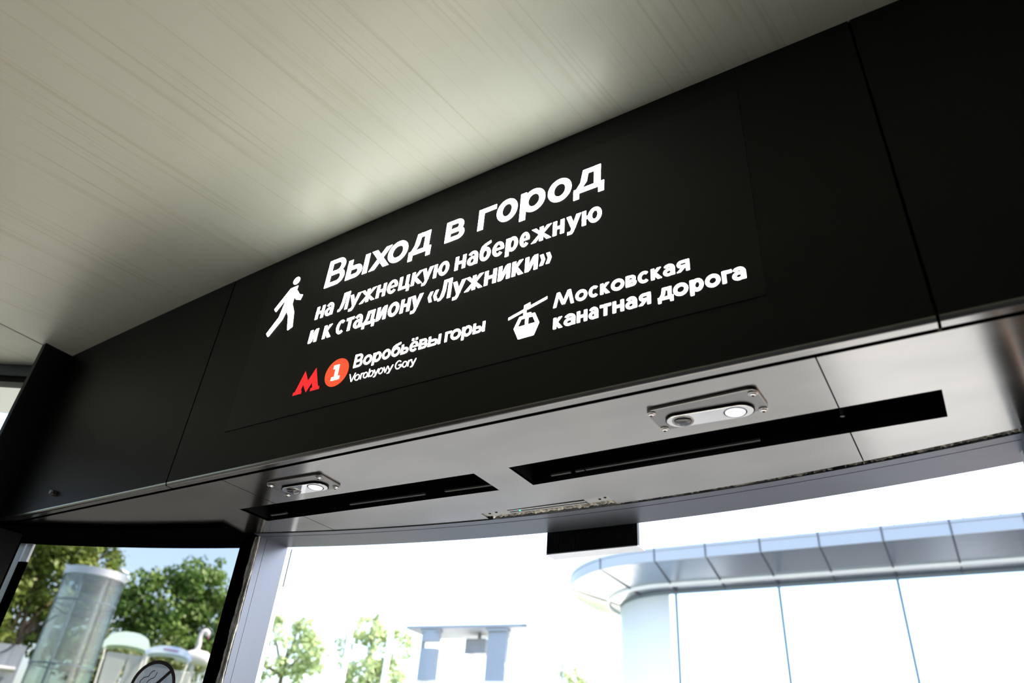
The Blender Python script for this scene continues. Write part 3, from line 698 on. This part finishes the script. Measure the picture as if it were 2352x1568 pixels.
# no smoking sticker on the inside of the tinted pane
RS = 4.0868
st = thing('no_smoking_sticker', 'round no-smoking sticker on the tinted left window', 'sticker', (-2.083, arc(RS, -2.083), 1.67))
th0 = math.asin((-2.083 - CX) / RS)
def SP(s, v, r=RS): q = th0 + s / RS; return (CX + r * math.sin(q), CY + r * math.cos(q), 1.744 + v)
def sticker_ring(r0, r1, rr, name, m_):
    bm = BM(); n = 56
    V = [[bm.verts.new(SP(r * math.cos(2 * math.pi * k / n), r * math.sin(2 * math.pi * k / n), d)) for k in range(n)] for r, d in ((r0, rr), (r1, rr), (r1, rr + .0006), (r0, rr + .0006))]
    for j in range(4):
        A, B = V[j], V[(j + 1) % 4]
        for k in range(n): bm.faces.new((A[k], A[(k + 1) % n], B[(k + 1) % n], B[k]))
    return obj(name, bm, m_, st)
sticker_ring(.0655, .0755, RS - .0004, 'ring', 'sticker_brown')
sticker_ring(.0004, .0655, RS, 'film_disc', 'film')
def ribbon(pts, w, name, m_):
    bm = BM()
    for (s0, v0), (s1, v1) in zip(pts, pts[1:]):
        d = Vector((s1 - s0, v1 - v0)).normalized(); nn = Vector((-d.y, d.x)) * w / 2; e_ = d * w * .2
        q = [(s0 + nn.x - e_.x, v0 + nn.y - e_.y), (s0 - nn.x - e_.x, v0 - nn.y - e_.y), (s1 - nn.x + e_.x, v1 - nn.y + e_.y), (s1 + nn.x + e_.x, v1 + nn.y + e_.y)]
        hexa(bm, [SP(*p_, RS - .0006) for p_ in q], [SP(*p_, RS - .0002) for p_ in q])
    return obj(name, bm, m_, st)
ribbon([(-.050, -.050), (.050, .050)], .0095, 'slash', 'sticker_brown')
ribbon([(-.046, .004), (-.044, .020), (-.036, .028), (-.022, .031), (-.019, .040), (-.013, .046), (-.006, .047)], .0022, 'smoke_curl', 'sticker_line')
ribbon([(-.022, .004), (-.020, .018), (-.012, .025), (-.003, .028), (.001, .034), (.003, .043)], .0022, 'smoke_curl', 'sticker_line')
ribbon([(-.052, -.010), (.030, -.010)], .010, 'cigarette', 'sticker_line')

# ================================================================== OUTDOORS
bm = BM(); box(bm, -19.5, 120, -120, 160, -.30, -.12); o = struct('ground', bm, 'paving')
bm = BM(); box(bm, -19.4, -6.6, 2.35, 10.5, -.12, -.09); struct('dark_ground_patch', bm, 'reflect_dark', 'unseen dark ground patch added to darken the steel reflection')  # added out of view so the left underside mirrors something dark
bm = BM(); box(bm, -.5, .6, 2.3, 11.2, -.12, -.10); struct('path', bm, 'reflect_grey', 'unseen pale ground strip added to brighten the steel reflection')  # added out of view to lighten what the right underside panel mirrors
bm = BM(); box(bm, .6, 2.0, 2.3, 5.4, -.12, -.10); struct('path', bm, 'reflect_tan', 'unseen tan ground strip added to warm the steel reflection')  # added out of view for a warm tint at the underside's right end
bm = BM(); prism(bm, [(-8, 1.45, -.12), (4, 1.45, -.12), (4, 2.3, -.12), (-8, 2.3, -.12)], (0, 0, .10)); struct('bounce_ground', bm, 'apron', 'unseen pale concrete strip outside the door, sized to bounce light inside')  # unseen ground, extent set by the light it throws up to the ceiling
bm = BM(); box(bm, -19.5, -6.5, 14.0, 70, -.12, -.08); struct('bounce_ground', bm, 'apron', 'unseen pale ground added to brighten the canopy soffit reflection')  # added out of view for the bright reflection at the canopy's left corner
bm = BM(); box(bm, -120, -19.5, -120, 160, -.30, 2.9); struct('terrain', bm, 'grass', 'raised grassy terrace')

# ---- station building with overhanging canopy
stn = thing('station_building', 'white glazed station building with a rounded grey overhanging canopy', 'building', (1.0, 13.0, -.12))
WY, EY = 11.32, 10.46; ZW, ZE, ZT = 4.507, 4.757, 4.955
CCX, CCY = -4.15, 12.62
def plan(r, n=18, xr=9.0, yr=13.4):
    """front line, rounded left corner, side line: offset r from the corner centre"""
    pts = [(xr, CCY - r)] + [(CCX - r * math.sin(q * math.pi / 2 / n), CCY - r * math.cos(q * math.pi / 2 / n)) for q in range(n + 1)] + [(CCX - r, yr)]
    return pts
rW, rE = CCY - WY, CCY - EY
def sweep(name, prof, m_, par):
    """profile of (r, z) swept along the plan"""
    bm = BM(); rows = []
    cols = [plan(r) for r, z in prof]
    V = [[bm.verts.new((x, y, prof[j][1])) for x, y in cols[j]] for j in range(len(prof))]
    for j in range(len(prof)):
        A, B = V[j], V[(j + 1) % len(prof)]
        for k in range(len(A) - 1): bm.faces.new((A[k], A[k + 1], B[k + 1], B[k]))
    bm.faces.new([r[0] for r in V]); bm.faces.new([r[-1] for r in V][::-1])
    return obj(name, bm, m_, par)
sweep('canopy_soffit', [(rW - .05, ZW + .005), (rE, ZE + .0), (rE, ZE + .03), (rW - .05, ZW + .05)], 'station_soffit', stn)
fas = sweep('canopy_fascia', [(rE, ZE - .005), (rE + .02, ZE - .005), (rE + .02, ZT - .05), (rE, ZT - .05)], 'station_panel', stn)
cop = sweep('coping', [(rE - .3, ZT - .046), (rE + .028, ZT - .046), (rE + .028, ZT), (rE - .3, ZT)], 'station_panel', stn)
rS = rE + (rW - rE) * .74; zS = ZE + (ZW - ZE) * .66
def sof(r): return ZE + (rE - r) / (rE - rW) * (ZW - ZE)
sweep('light_strip', [(rS + .019, sof(rS + .019) - .03), (rS - .019, sof(rS - .019) - .03), (rS - .019, sof(rS - .019) + .02), (rS + .019, sof(rS + .019) + .02)], 'strip', stn)
sweep('wall_head', [(rW - .06, ZW - .03), (rW + .01, ZW - .03), (rW + .01, ZW + .02), (rW - .06, ZW + .02)], 'mullion', stn)
# joints between canopy panels
def joint(p, d):
    """p: point on the wall line, d: outward unit vector"""
    bm = BM(); d = Vector(d); s = Vector((-d.y, d.x)); p = Vector(p); L = rE - rW
    def q(o, sd_, z): v = p + d * o + s * sd_; return (v.x, v.y, z)
    w = .012
    hexa(bm, [q(0, -w, ZW - .001), q(0, w, ZW - .001), q(L, w, ZE - .004), q(L, -w, ZE - .004)], [q(0, -w, ZW + .01), q(0, w, ZW + .01), q(L, w, ZE + .01), q(L, -w, ZE + .01)])
    hexa(bm, [q(L + .012, -w, ZE - .004), q(L + .012, w, ZE - .004), q(L + .024, w, ZE - .004), q(L + .024, -w, ZE - .004)], [q(L + .012, -w, ZT), q(L + .012, w, ZT), q(L + .031, w, ZT), q(L + .031, -w, ZT)])
    obj('panel_joint', bm, 'seam', stn)
k = 0
for i in range(14): joint((-4.04 + .797 * i, WY), (0, -1))
for q in (.42, 1.1):
    joint((CCX - rW * math.sin(q), CCY - rW * math.cos(q)), (-math.sin(q), -math.cos(q)))
for i in range(24):
    bm = BM(); x = -4.3 + .40 * i; hexa(bm, [(x, EY - .02, ZT), (x + .03, EY - .02, ZT), (x + .03, EY + .01, ZT), (x, EY + .01, ZT)], [(x + .012, EY - .01, ZT + .03), (x + .018, EY - .01, ZT + .03), (x + .018, EY, ZT + .03), (x + .012, EY, ZT + .03)]); obj('roof_clip', bm, 'station_panel', stn)
# glazed wall below
mx = [-4.04 + 1.594 * i for i in range(9)]
for xa, xb in zip(mx, mx[1:]):
    bm = BM(); box(bm, xa + .005, xb - .005, WY, WY + .03, -.12, ZW - .03); obj('wall_pane', bm, 'mirror_glass', stn)
bm = BM(); box(bm, CCX, -4.045, WY, WY + .03, -.12, ZW - .03); obj('wall_pane', bm, 'mirror_glass', stn)
bm = BM(); n = 14; prev = None
for i in range(n + 1):
    q = math.pi / 2 * i / n; row = [bm.verts.new((CCX - r * math.sin(q), CCY - r * math.cos(q), z)) for r, z in ((rW, -.12), (rW, ZW - .03), (rW - .03, ZW - .03), (rW - .03, -.12))]
    if prev:
        for j in range(4): bm.faces.new((prev[j], prev[(j + 1) % 4], row[(j + 1) % 4], row[j]))
    prev = row
obj('whitened_pane', bm, 'white_paint', stn, smooth=True)  # white colour imitates the blown-out brightness of the curved glass corner
bm = BM(); box(bm, CCX - rW, CCX - rW + .03, CCY, 13.4, -.12, ZW - .03); obj('whitened_pane', bm, 'white_paint', stn)  # side run of the glass, whitened for the same brightness
for x in mx[:8]:
    bm = BM(); box(bm, x - .018, x + .018, WY - .018, WY + .02, -.12, ZW - .02); mu = obj('mullion', bm, 'mullion', stn)
    bm = BM(); box(bm, x - .025, x + .025, WY - .03, WY + .02, 2.92, 3.02); obj('clamp', bm, 'mullion', mu)
bm = BM(); box(bm, -4.1, 9, WY - .014, WY + .01, 2.90, 2.94); obj('transom', bm, 'mullion', stn)
bm = BM(); prism(bm, [(x, y, ZT - .10) for x, y in plan(rE - .05)] + [(9.0, 13.4, ZT - .10)], (0, 0, .05)); obj('roof', bm, 'station_panel', stn)

# ---- kiosk in the middle distance
kO = Vector((-6.606, 7.9, 0)); kt = Vector((.99268, .12075, 0)); kn = Vector((-.12075, .99268, 0))
def K(u, v, z): p = kO + kt * u + kn * v; return (p.x, p.y, z)
def kbox(bm, u0, u1, v0, v1, z0, z1): hexa(bm, [K(u0, v0, z0), K(u1, v0, z0), K(u1, v1, z0), K(u0, v1, z0)], [K(u0, v0, z1), K(u1, v0, z1), K(u1, v1, z1), K(u0, v1, z1)])
ks = thing('kiosk', 'small white kiosk with a flat grey roof on two pale columns', 'kiosk', K(.9, .4, -.12))
bm = BM(); kbox(bm, 0, 1.768, 0, .70, 3.372, 3.405); obj('roof', bm, 'pale_blue_paint', ks)
bm = BM(); kbox(bm, .15, 2.08, .03, .75, -.12, 2.748); obj('body', bm, 'white_paint', ks)
def column(u0, u1, bulge, notch=None):
    bm = BM(); n = 10; prof = []
    for i in range(n + 1):
        t_ = i / n; prof.append((u0 + (u1 - u0) * t_, .05 - bulge * math.sin(math.pi * t_)))
    segs = [(2.748, 3.13), (3.13, 3.215), (3.215, 3.33)]
    for z0, z1 in segs:
        pr = prof if not (notch and z0 == 3.13) else [p_ for p_ in prof if p_[0] <= u0 + .045]
        if len(pr) > 1: prism(bm, [K(u, v, z0) for u, v in pr] + [K(pr[-1][0], .12, z0), K(u0, .12, z0)], (0, 0, z1 - z0))
    prism(bm, [K(u0 - .012, .02, 3.33), K(u1 + .012, .02, 3.33), K(u1 + .012, .13, 3.33), K(u0 - .012, .13, 3.33)], (0, 0, .045))
    return obj('column', bm, 'pale_blue_paint', ks)
column(.236, .488, .045, True); column(1.212, 1.480, .006)
bm = BM(); kbox(bm, 2.035, 2.052, .55, .57, 2.748, 3.22); obj('corner_rod', bm, 'mullion', ks)
bm = BM(); hexa(bm, [K(1.70, .0, 3.375), K(1.768, 0, 3.375), K(2.08, .62, 3.36), K(2.0, .70, 3.36)], [K(1.70, 0, 3.40), K(1.768, 0, 3.40), K(2.08, .62, 3.385), K(2.0, .70, 3.385)]); obj('roof_wing', bm, 'pale_blue_paint', ks)
tag_box = thing('vent_box', 'small grey louvred box hung between the kiosk columns', 'vent box', K(.9, .36, 3.10))
bm = BM(); kbox(bm, .762, 1.06, .30, .50, 3.115, 3.295)
obj('housing', bm, 'box_grey', tag_box, bevel=.006)
bm = BM()
for i in range(5): kbox(bm, .748, .762, .31, .49, 3.13 + .033 * i, 3.145 + .033 * i)
obj('louvre', bm, 'white_paint', tag_box)
bm = BM(); kbox(bm, .70, .90, .28, .32, 3.108, 3.116); obj('bracket', bm, 'box_grey', tag_box)
bm = BM(); kbox(bm, .90, .93, .38, .42, 3.293, 3.3715); obj('hanger', bm, 'box_grey', tag_box)

# ---- glazed lift shaft beyond the tinted window
TX, TY = -22.88, 12.36; TR = .86
ls = thing('lift_shaft', 'tall round glass lift shaft with a metal top ring', 'lift shaft', (TX, TY, 2.9))
bm = BM(); lathe(bm, (TX, TY), [(TR - .02, 2.9), (TR - .02, 6.3)], 48); obj('glass_wall', bm, 'tube_glass', ls, smooth=True)
bm = BM(); lathe(bm, (TX, TY), [(TR - .06, 6.28), (TR + .02, 6.28), (TR + .02, 6.50), (TR - .06, 6.50), (TR - .06, 6.28)], 48); obj('top_ring', bm, 'tube_metal', ls, smooth=False)
bm = BM(); lathe(bm, (TX, TY), [(.01, 6.46), (TR - .06, 6.46), (TR - .06, 6.49), (.01, 6.49)], 48); obj('roof_disc', bm, 'tube_metal', ls)
for z in (5.55, 3.83):
    bm = BM(); lathe(bm, (TX, TY), [(TR - .05, z - .02), (TR + .005, z - .02), (TR + .005, z + .02), (TR - .05, z + .02), (TR - .05, z - .02)], 48); obj('ring_rail', bm, 'tube_frame', ls)
va = math.atan2(-TY, -TX)
for dq in (-1.25, -.35, .55, 1.3, 2.3, 3.4, 4.3):
    q = va + dq; bm = BM(); tube(bm, [(TX + (TR - .01) * math.cos(q), TY + (TR - .01) * math.sin(q), 2.9), (TX + (TR - .01) * math.cos(q), TY + (TR - .01) * math.sin(q), 6.3)], .014, 6); obj('upright', bm, 'tube_frame', ls)
bm = BM(); tube(bm, [(TX - .2, TY - .25, 2.9), (TX - .2, TY - .25, 6.3)], .05, 8); obj('guide_rail', bm, 'tube_metal', ls)
bm = BM(); tube(bm, [(TX + .2, TY + .25, 2.9), (TX + .2, TY + .25, 6.3)], .05, 8); obj('guide_rail', bm, 'tube_metal', ls)

# ---- street lamp peeping past the lift shaft
sp = thing('street_lamp', 'thin white street lamp rising behind the lift shaft', 'street lamp', (-38.82, 22.72, 2.9))
bm = BM(); tube(bm, [(-38.82, 22.72, 2.9), (-38.82, 22.72, 9.7), (-38.85, 22.70, 10.35)], [.07, .06, .045], 10); obj('pole', bm, 'pole_white', sp)
bm = BM(); tube(bm, [(-38.85, 22.70, 10.35), (-39.0, 22.4, 10.42), (-39.25, 21.95, 10.55)], [.03, .10, .06], 8); obj('lamp_head', bm, 'tube_metal', sp)

# ---- two pedal boats under canopies on the terrace
def frame_of(p, d):
    t_ = Vector((p[0], p[1], 0)); r_ = t_.normalized(); s_ = Vector((-r_.y, r_.x, 0)) * -1
    return Vector(p), Vector((r_.y, -r_.x, 0)), r_                # origin, sideways (to picture right), away
def boat(name, label, org, half, zt, zl, thick, m_, drop_l, drop_r, hull_m, print_=False, zg=2.9):
    o_, s_, r_ = frame_of(org, 0); t = thing(name, label, 'pedal boat', (o_.x, o_.y, zg), 'pedal boats parked on the terrace')
    def Q(u, v, z): p_ = o_ + s_ * u + r_ * v; return (p_.x, p_.y, z)
    bm = BM(); n = 20; top = []; bot = []
    for i in range(n + 1):
        q = -1 + 2 * i / n; z = zl + (zt - zl) * (1 - abs(q) ** 2.6) - (drop_r if q > .8 else drop_l if q < -.8 else 0) * (max(0, abs(q) - .8) / .2) ** 1.5
        top.append((half * q, z)); bot.append((half * q * .97, z - thick * (1 - .45 * abs(q) ** 3)))
    for (a0, a1), (b0, b1) in zip(zip(top, top[1:]), zip(bot, bot[1:])):
        pr = [a0, a1, b1, b0]; hexa(bm, [Q(u, -.55, z) for u, z in pr], [Q(u, .55, z) for u, z in pr])
    bmesh.ops.remove_doubles(bm, verts=bm.verts, dist=1e-4)
    cn = obj('canopy', bm, m_, t)
    for u in (-half * .9, half * .9):
        for v in (-.5, .5):
            bm = BM(); tube(bm, [Q(u, v, zl - .1), Q(u * .93, v, zl - .55), Q(u * .86, v, zg + .45)], .022, 8); obj('canopy_pole', bm, 'pole_white', t)
    bm = BM(); hexa(bm, [Q(-half * 1.3, -.7, zg), Q(half * 1.3, -.7, zg), Q(half * 1.3, .7, zg), Q(-half * 1.3, .7, zg)], [Q(-half * 1.35, -.8, zg + .75), Q(half * 1.4, -.8, zg + .75), Q(half * 1.4, .8, zg + .75), Q(-half * 1.35, .8, zg + .75)]); obj('hull', bm, hull_m, t, bevel=.05)
    for u in (-half * .35, half * .55):
        bm = BM(); hexa(bm, [Q(u - .25, -.35, zg + .75), Q(u + .25, -.35, zg + .75), Q(u + .25, .35, zg + .75), Q(u - .25, .35, zg + .75)], [Q(u - .31, -.45, zt - .72), Q(u + .42, -.45, zt - .72), Q(u + .42, -.30, zt - .72), Q(u - .31, -.30, zt - .72)]); obj('seat', bm, hull_m, t, bevel=.03)
    if print_:
        rn = random.Random(8); k = 0
        for i in range(9):
            u = -.22 + .055 * i; zq = zt - thick * .55 - .02 * i / 9
            bm = BM(); hexa(bm, [Q(u, -.556, zq - .02), Q(u + .045, -.556, zq - .03), Q(u + .045, -.556, zq + .03), Q(u, -.556, zq + .03 + .02 * rn.random())], [Q(u, -.551, zq - .02), Q(u + .045, -.551, zq - .03), Q(u + .045, -.551, zq + .03), Q(u, -.551, zq + .035)])
            obj('lettering', bm, 'print_red' if i % 2 else 'print_blue', cn)
    return t
boat('pedal_boat', 'grey boat under a thick mint green canopy beside the lift shaft', (-27.22, 16.80, 0), 0.79, 5.72, 5.42, .46, 'canvas_mint', .10, .22, 'hull_grey')
boat('pedal_boat', 'grey boat under a thin blue and white canopy above the no-smoking sticker', (-24.78, 16.95, 0), .77, 5.20, 4.98, .23, 'canvas_blue', .02, .10, 'hull_grey', True)
bm = BM(); o_, s_, r_ = frame_of((-26.0, 14.9, 0), 0)
hexa(bm, [o_ + s_ * u + r_ * v + Vector((0, 0, 2.9)) for u, v in ((-.2, -.2), (.2, -.2), (.2, .2), (-.2, .2))], [o_ + s_ * u + r_ * v + Vector((0, 0, 4.32)) for u, v in ((-.17, -.17), (.17, -.17), (.17, .17), (-.17, .17))])
tag(obj('crate', bm, 'mint_plastic', None, bevel=.03), 'mint green plastic crate between the lift shaft and the boats', 'crate')
# swan shaped boat
sw = thing('swan_boat', 'white swan shaped boat against the bushes', 'pedal boat', (-28.9, 21.4, 2.9))
o_, s_, r_ = frame_of((-29.08, 21.12, 0), 0)
def Q(u, v, z): p_ = o_ + s_ * u + r_ * v; return (p_.x, p_.y, z)
bm = BM(); path = [Q(-.02, 0, 5.75), Q(.0, 0, 5.95), Q(.04, 0, 6.2), Q(.0, 0, 6.42), Q(.0, 0, 6.6), Q(.07, 0, 6.74), Q(.18, 0, 6.78), Q(.27, 0, 6.70), Q(.31, 0, 6.58)]
tube(bm, path, [.13, .11, .10, .10, .10, .10, .10, .11, .06], 12); nk = obj('neck', bm, 'swan_white', sw, smooth=True)
bm = BM(); tube(bm, [Q(.31, 0, 6.60), Q(.35, 0, 6.46)], [.05, .015], 8); obj('beak', bm, 'print_red', nk)
bm = BM(); tube(bm, [Q(-.75, 0, 5.5), Q(-.45, 0, 5.62), Q(0, 0, 5.70), Q(.4, 0, 5.66), Q(.75, 0, 5.5)], [.08, .22, .32, .30, .15], 14); obj('body', bm, 'swan_white', sw, smooth=True)
bm = BM(); tube(bm, [Q(0, 0, 2.9), Q(0, 0, 5.5)], .12, 8); obj('stand', bm, 'hull_grey', sw)
# blue-grey wall with a pipe at the far left
o_, s_, r_ = frame_of((-21.8, 10.0, 0), 0)
bm = BM(); hexa(bm, [Q(-3.5, 0, 2.9), Q(.62, 0, 2.9), Q(.62, .3, 2.9), Q(-3.5, .3, 2.9)], [Q(-3.5, 0, 3.93), Q(.62, 0, 4.03), Q(.62, .3, 4.03), Q(-3.5, .3, 3.93)])
tag(obj('boundary_block', bm, 'concrete', None), 'low blue-grey wall behind the foot of the lift shaft', 'barrier')
bm = BM(); tube(bm, [Q(-3.4, -.14, 3.42), Q(.55, -.14, 3.44)], .07, 12); bmj = BM()
pp_ = thing('pipe', 'pale pipe along the low blue-grey wall', 'pipe', Q(-1, -.14, 3.40)); obj('tube', bm, 'tube_metal', pp_, smooth=True)
tube(bmj, [Q(.02, -.14, 3.43), Q(.14, -.14, 3.43)], .10, 12); obj('collar', bmj, 'white_paint', pp_)
bm = BM(); tube(bm, [Q(-.5, -.25, 3.55), Q(-.1, -.25, 3.62), Q(.2, -.25, 3.85), Q(.45, -.25, 4.2), Q(.8, -.3, 4.6), Q(1.0, .2, 4.9)], .018, 6)
tag(obj('cable', bm, 'black_frame', None), 'thin dark cable curving up in front of the blue-grey wall', 'cable')

# ---- slim white masts seen through the doorway
def mast(label, x, y, z0, z1, r, bracket=None):
    t = thing('mast', label, 'mast', (x, y, z0), 'slim white masts beyond the doorway')
    bm = BM(); tube(bm, [(x, y, z0), (x, y, z1)], [r, r * .8], 12); obj('pole', bm, 'pole_white', t, smooth=True)
    bm = BM(); tube(bm, [(x, y, z1), (x, y, z1 + .03), (x, y, z1 + .05)], [r * 1.1, r * 1.1, .01], 12); obj('cap', bm, 'pole_white', t)
    if bracket:
        bm = BM(); tube(bm, [(x, y, bracket), (x + .16, y + .16, bracket + .02)], .035, 8); obj('bracket', bm, 'pole_white', t)
    return t
mast('slim white mast with a side bracket, nearer the door jamb', -15.25, 15.85, -.12, 5.52, .075, 4.62)
mast('slim white mast without a bracket, nearer the kiosk', -15.73, 18.12, -.12, 5.92, .095)

# ---- trees
def tree(name, label, x, y, z0, crowns, m_, seed, leaf=.22, dens=1.0, group=None, trunk=None):
    """crowns: (dx, dy, z, rx, rz); leaves in clumps on the shell of each crown"""
    t = thing(name, label, 'tree', (x, y, z0), group); rn = random.Random(seed); bm = BM()
    for dx, dy, zc_, rx, rz in crowns:
        nb = int(26 * dens * rx * rz / 4) + 6
        for _ in range(nb):
            while True:
                v = Vector((rn.uniform(-1, 1), rn.uniform(-1, 1), rn.uniform(-1, 1)))
                if .25 < v.length < 1: break
            v *= rn.uniform(.75, 1.05) / max(.6, v.length); cc = Vector((x + dx + v.x * rx, y + dy + v.y * rx, zc_ + v.z * rz)); rb = rn.uniform(.35, .75) * (rx + rz) / 6 + .25
            for _ in range(int(48 * rb / .6)):
                d = Vector((rn.gauss(0, 1), rn.gauss(0, 1), rn.gauss(0, .8))); d = d.normalized() * rb * rn.random() ** .5
                p_ = cc + d; nrm = (d.normalized() + Vector((rn.uniform(-.8, .8), rn.uniform(-.8, .8), rn.uniform(0, 1)))).normalized()
                a_ = nrm.orthogonal().normalized(); b_ = nrm.cross(a_); q = rn.uniform(0, 6.28); e1 = (a_ * math.cos(q) + b_ * math.sin(q)) * leaf * rn.uniform(.6, 1.2); e2 = nrm.cross(e1) * .6
                V = [bm.verts.new(p_ + k) for k in (-e1, e2 - e1 * .1, e1, -e2 - e1 * .1)]; bm.faces.new(V)
    me = bpy.data.meshes.new('foliage'); bm.to_mesh(me); bm.free(); me.materials.append(M[m_])
    o = bpy.data.objects.new('foliage', me); COL.objects.link(o); o.parent = t; o.matrix_parent_inverse = Matrix.Translation((-x, -y, -z0))
    bm = BM()
    for tx, ty in trunk or [(0, 0)]:
        zt = min(c_[2] for c_ in crowns) + .6
        tube(bm, [(x + tx, y + ty, z0), (x + tx * .9, y + ty * .9, (z0 + zt) / 2), (x + tx * .6, y + ty * .6, zt)], [.20, .16, .12], 8)
        for dx, dy, zc_, rx, rz in crowns: tube(bm, [(x + tx * .7, y + ty * .7, zt - .5), (x + dx * .5, y + dy * .5, (zt + zc_) / 2), (x + dx, y + dy, zc_ + rz * .4)], [.11, .08, .03], 6)
    obj('trunk', bm, 'bark', t)
    return t
tree('tree', 'tall yellow-green tree rising behind the lift shaft', -38.0, 18.2, 2.9, [(-1.2, -2.0, 8.0, 2.4, 2.6), (.4, 1.0, 9.2, 2.0, 2.1), (.6, -1.0, 11.0, 2.2, 1.8), (-.4, 1.6, 7.0, 1.6, 1.6), (-.2, -4.2, 9.6, 2.4, 3.0), (0, -2.6, 5.8, 2.0, 1.4), (.2, 2.3, 10.4, .8, 1.0)], 'leaf_a', 1, .17, 2.3, trunk=[(0, -.8), (.2, -.2)])
tree('tree', 'leafy green tree right of the lift shaft through the tinted window', -33.2, 22.4, 2.9, [(-.5, -.9, 8.3, 1.9, 1.4), (.25, .35, 9.3, 1.5, 1.15), (.5, .8, 10.25, .65, .65), (.9, 1.6, 7.9, 1.3, 1.7), (0, 0, 6.9, 2.0, 1.5), (.9, 2.3, 8.9, .55, .5), (-.9, -1.9, 7.3, 1.3, 1.3)], 'leaf_b', 2, .15, 2.6)
tree('bush', 'olive bushes behind the pedal boats', -31.4, 20.9, 2.9, [(-.6, -1.6, 5.0, 1.1, 1.0), (.2, -.1, 5.3, 1.1, .9), (.7, 1.3, 5.0, 1.1, 1.0), (-.2, .9, 5.6, .9, .8), (0, -2.8, 5.2, 1.1, 1.2)], 'leaf_c', 3, .12, 2.8)
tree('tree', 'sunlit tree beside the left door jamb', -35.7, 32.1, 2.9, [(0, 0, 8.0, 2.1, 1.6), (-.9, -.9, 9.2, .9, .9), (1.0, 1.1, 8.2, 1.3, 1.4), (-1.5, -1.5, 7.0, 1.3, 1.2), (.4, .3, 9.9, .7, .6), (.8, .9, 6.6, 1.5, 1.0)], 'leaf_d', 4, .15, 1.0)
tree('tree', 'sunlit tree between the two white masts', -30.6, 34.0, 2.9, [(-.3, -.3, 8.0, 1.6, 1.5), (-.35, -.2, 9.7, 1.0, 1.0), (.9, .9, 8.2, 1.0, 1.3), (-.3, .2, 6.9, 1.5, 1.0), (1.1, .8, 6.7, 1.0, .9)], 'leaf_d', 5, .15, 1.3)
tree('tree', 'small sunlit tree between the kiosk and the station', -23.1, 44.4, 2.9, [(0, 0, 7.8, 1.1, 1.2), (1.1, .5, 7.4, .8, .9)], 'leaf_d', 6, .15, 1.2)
for i, (x, y, h) in enumerate(((-20, -52, 9.0), (-3, -58, 8.4), (14, -55, 7.6))):
    tree('tree', ('tree mirrored in the station glass beside its left mullion', 'tree mirrored low in the middle of the station glass', 'tree mirrored at the right of the station glass')[i], x, y, -.12, [(-2, 0, h - 1.5, 3.5, 2), (2.5, 1, h - 2, 3.5, 2), (0, 1, h - 1.2, 3, 2)], 'leaf_c', 20 + i, .4, .5)
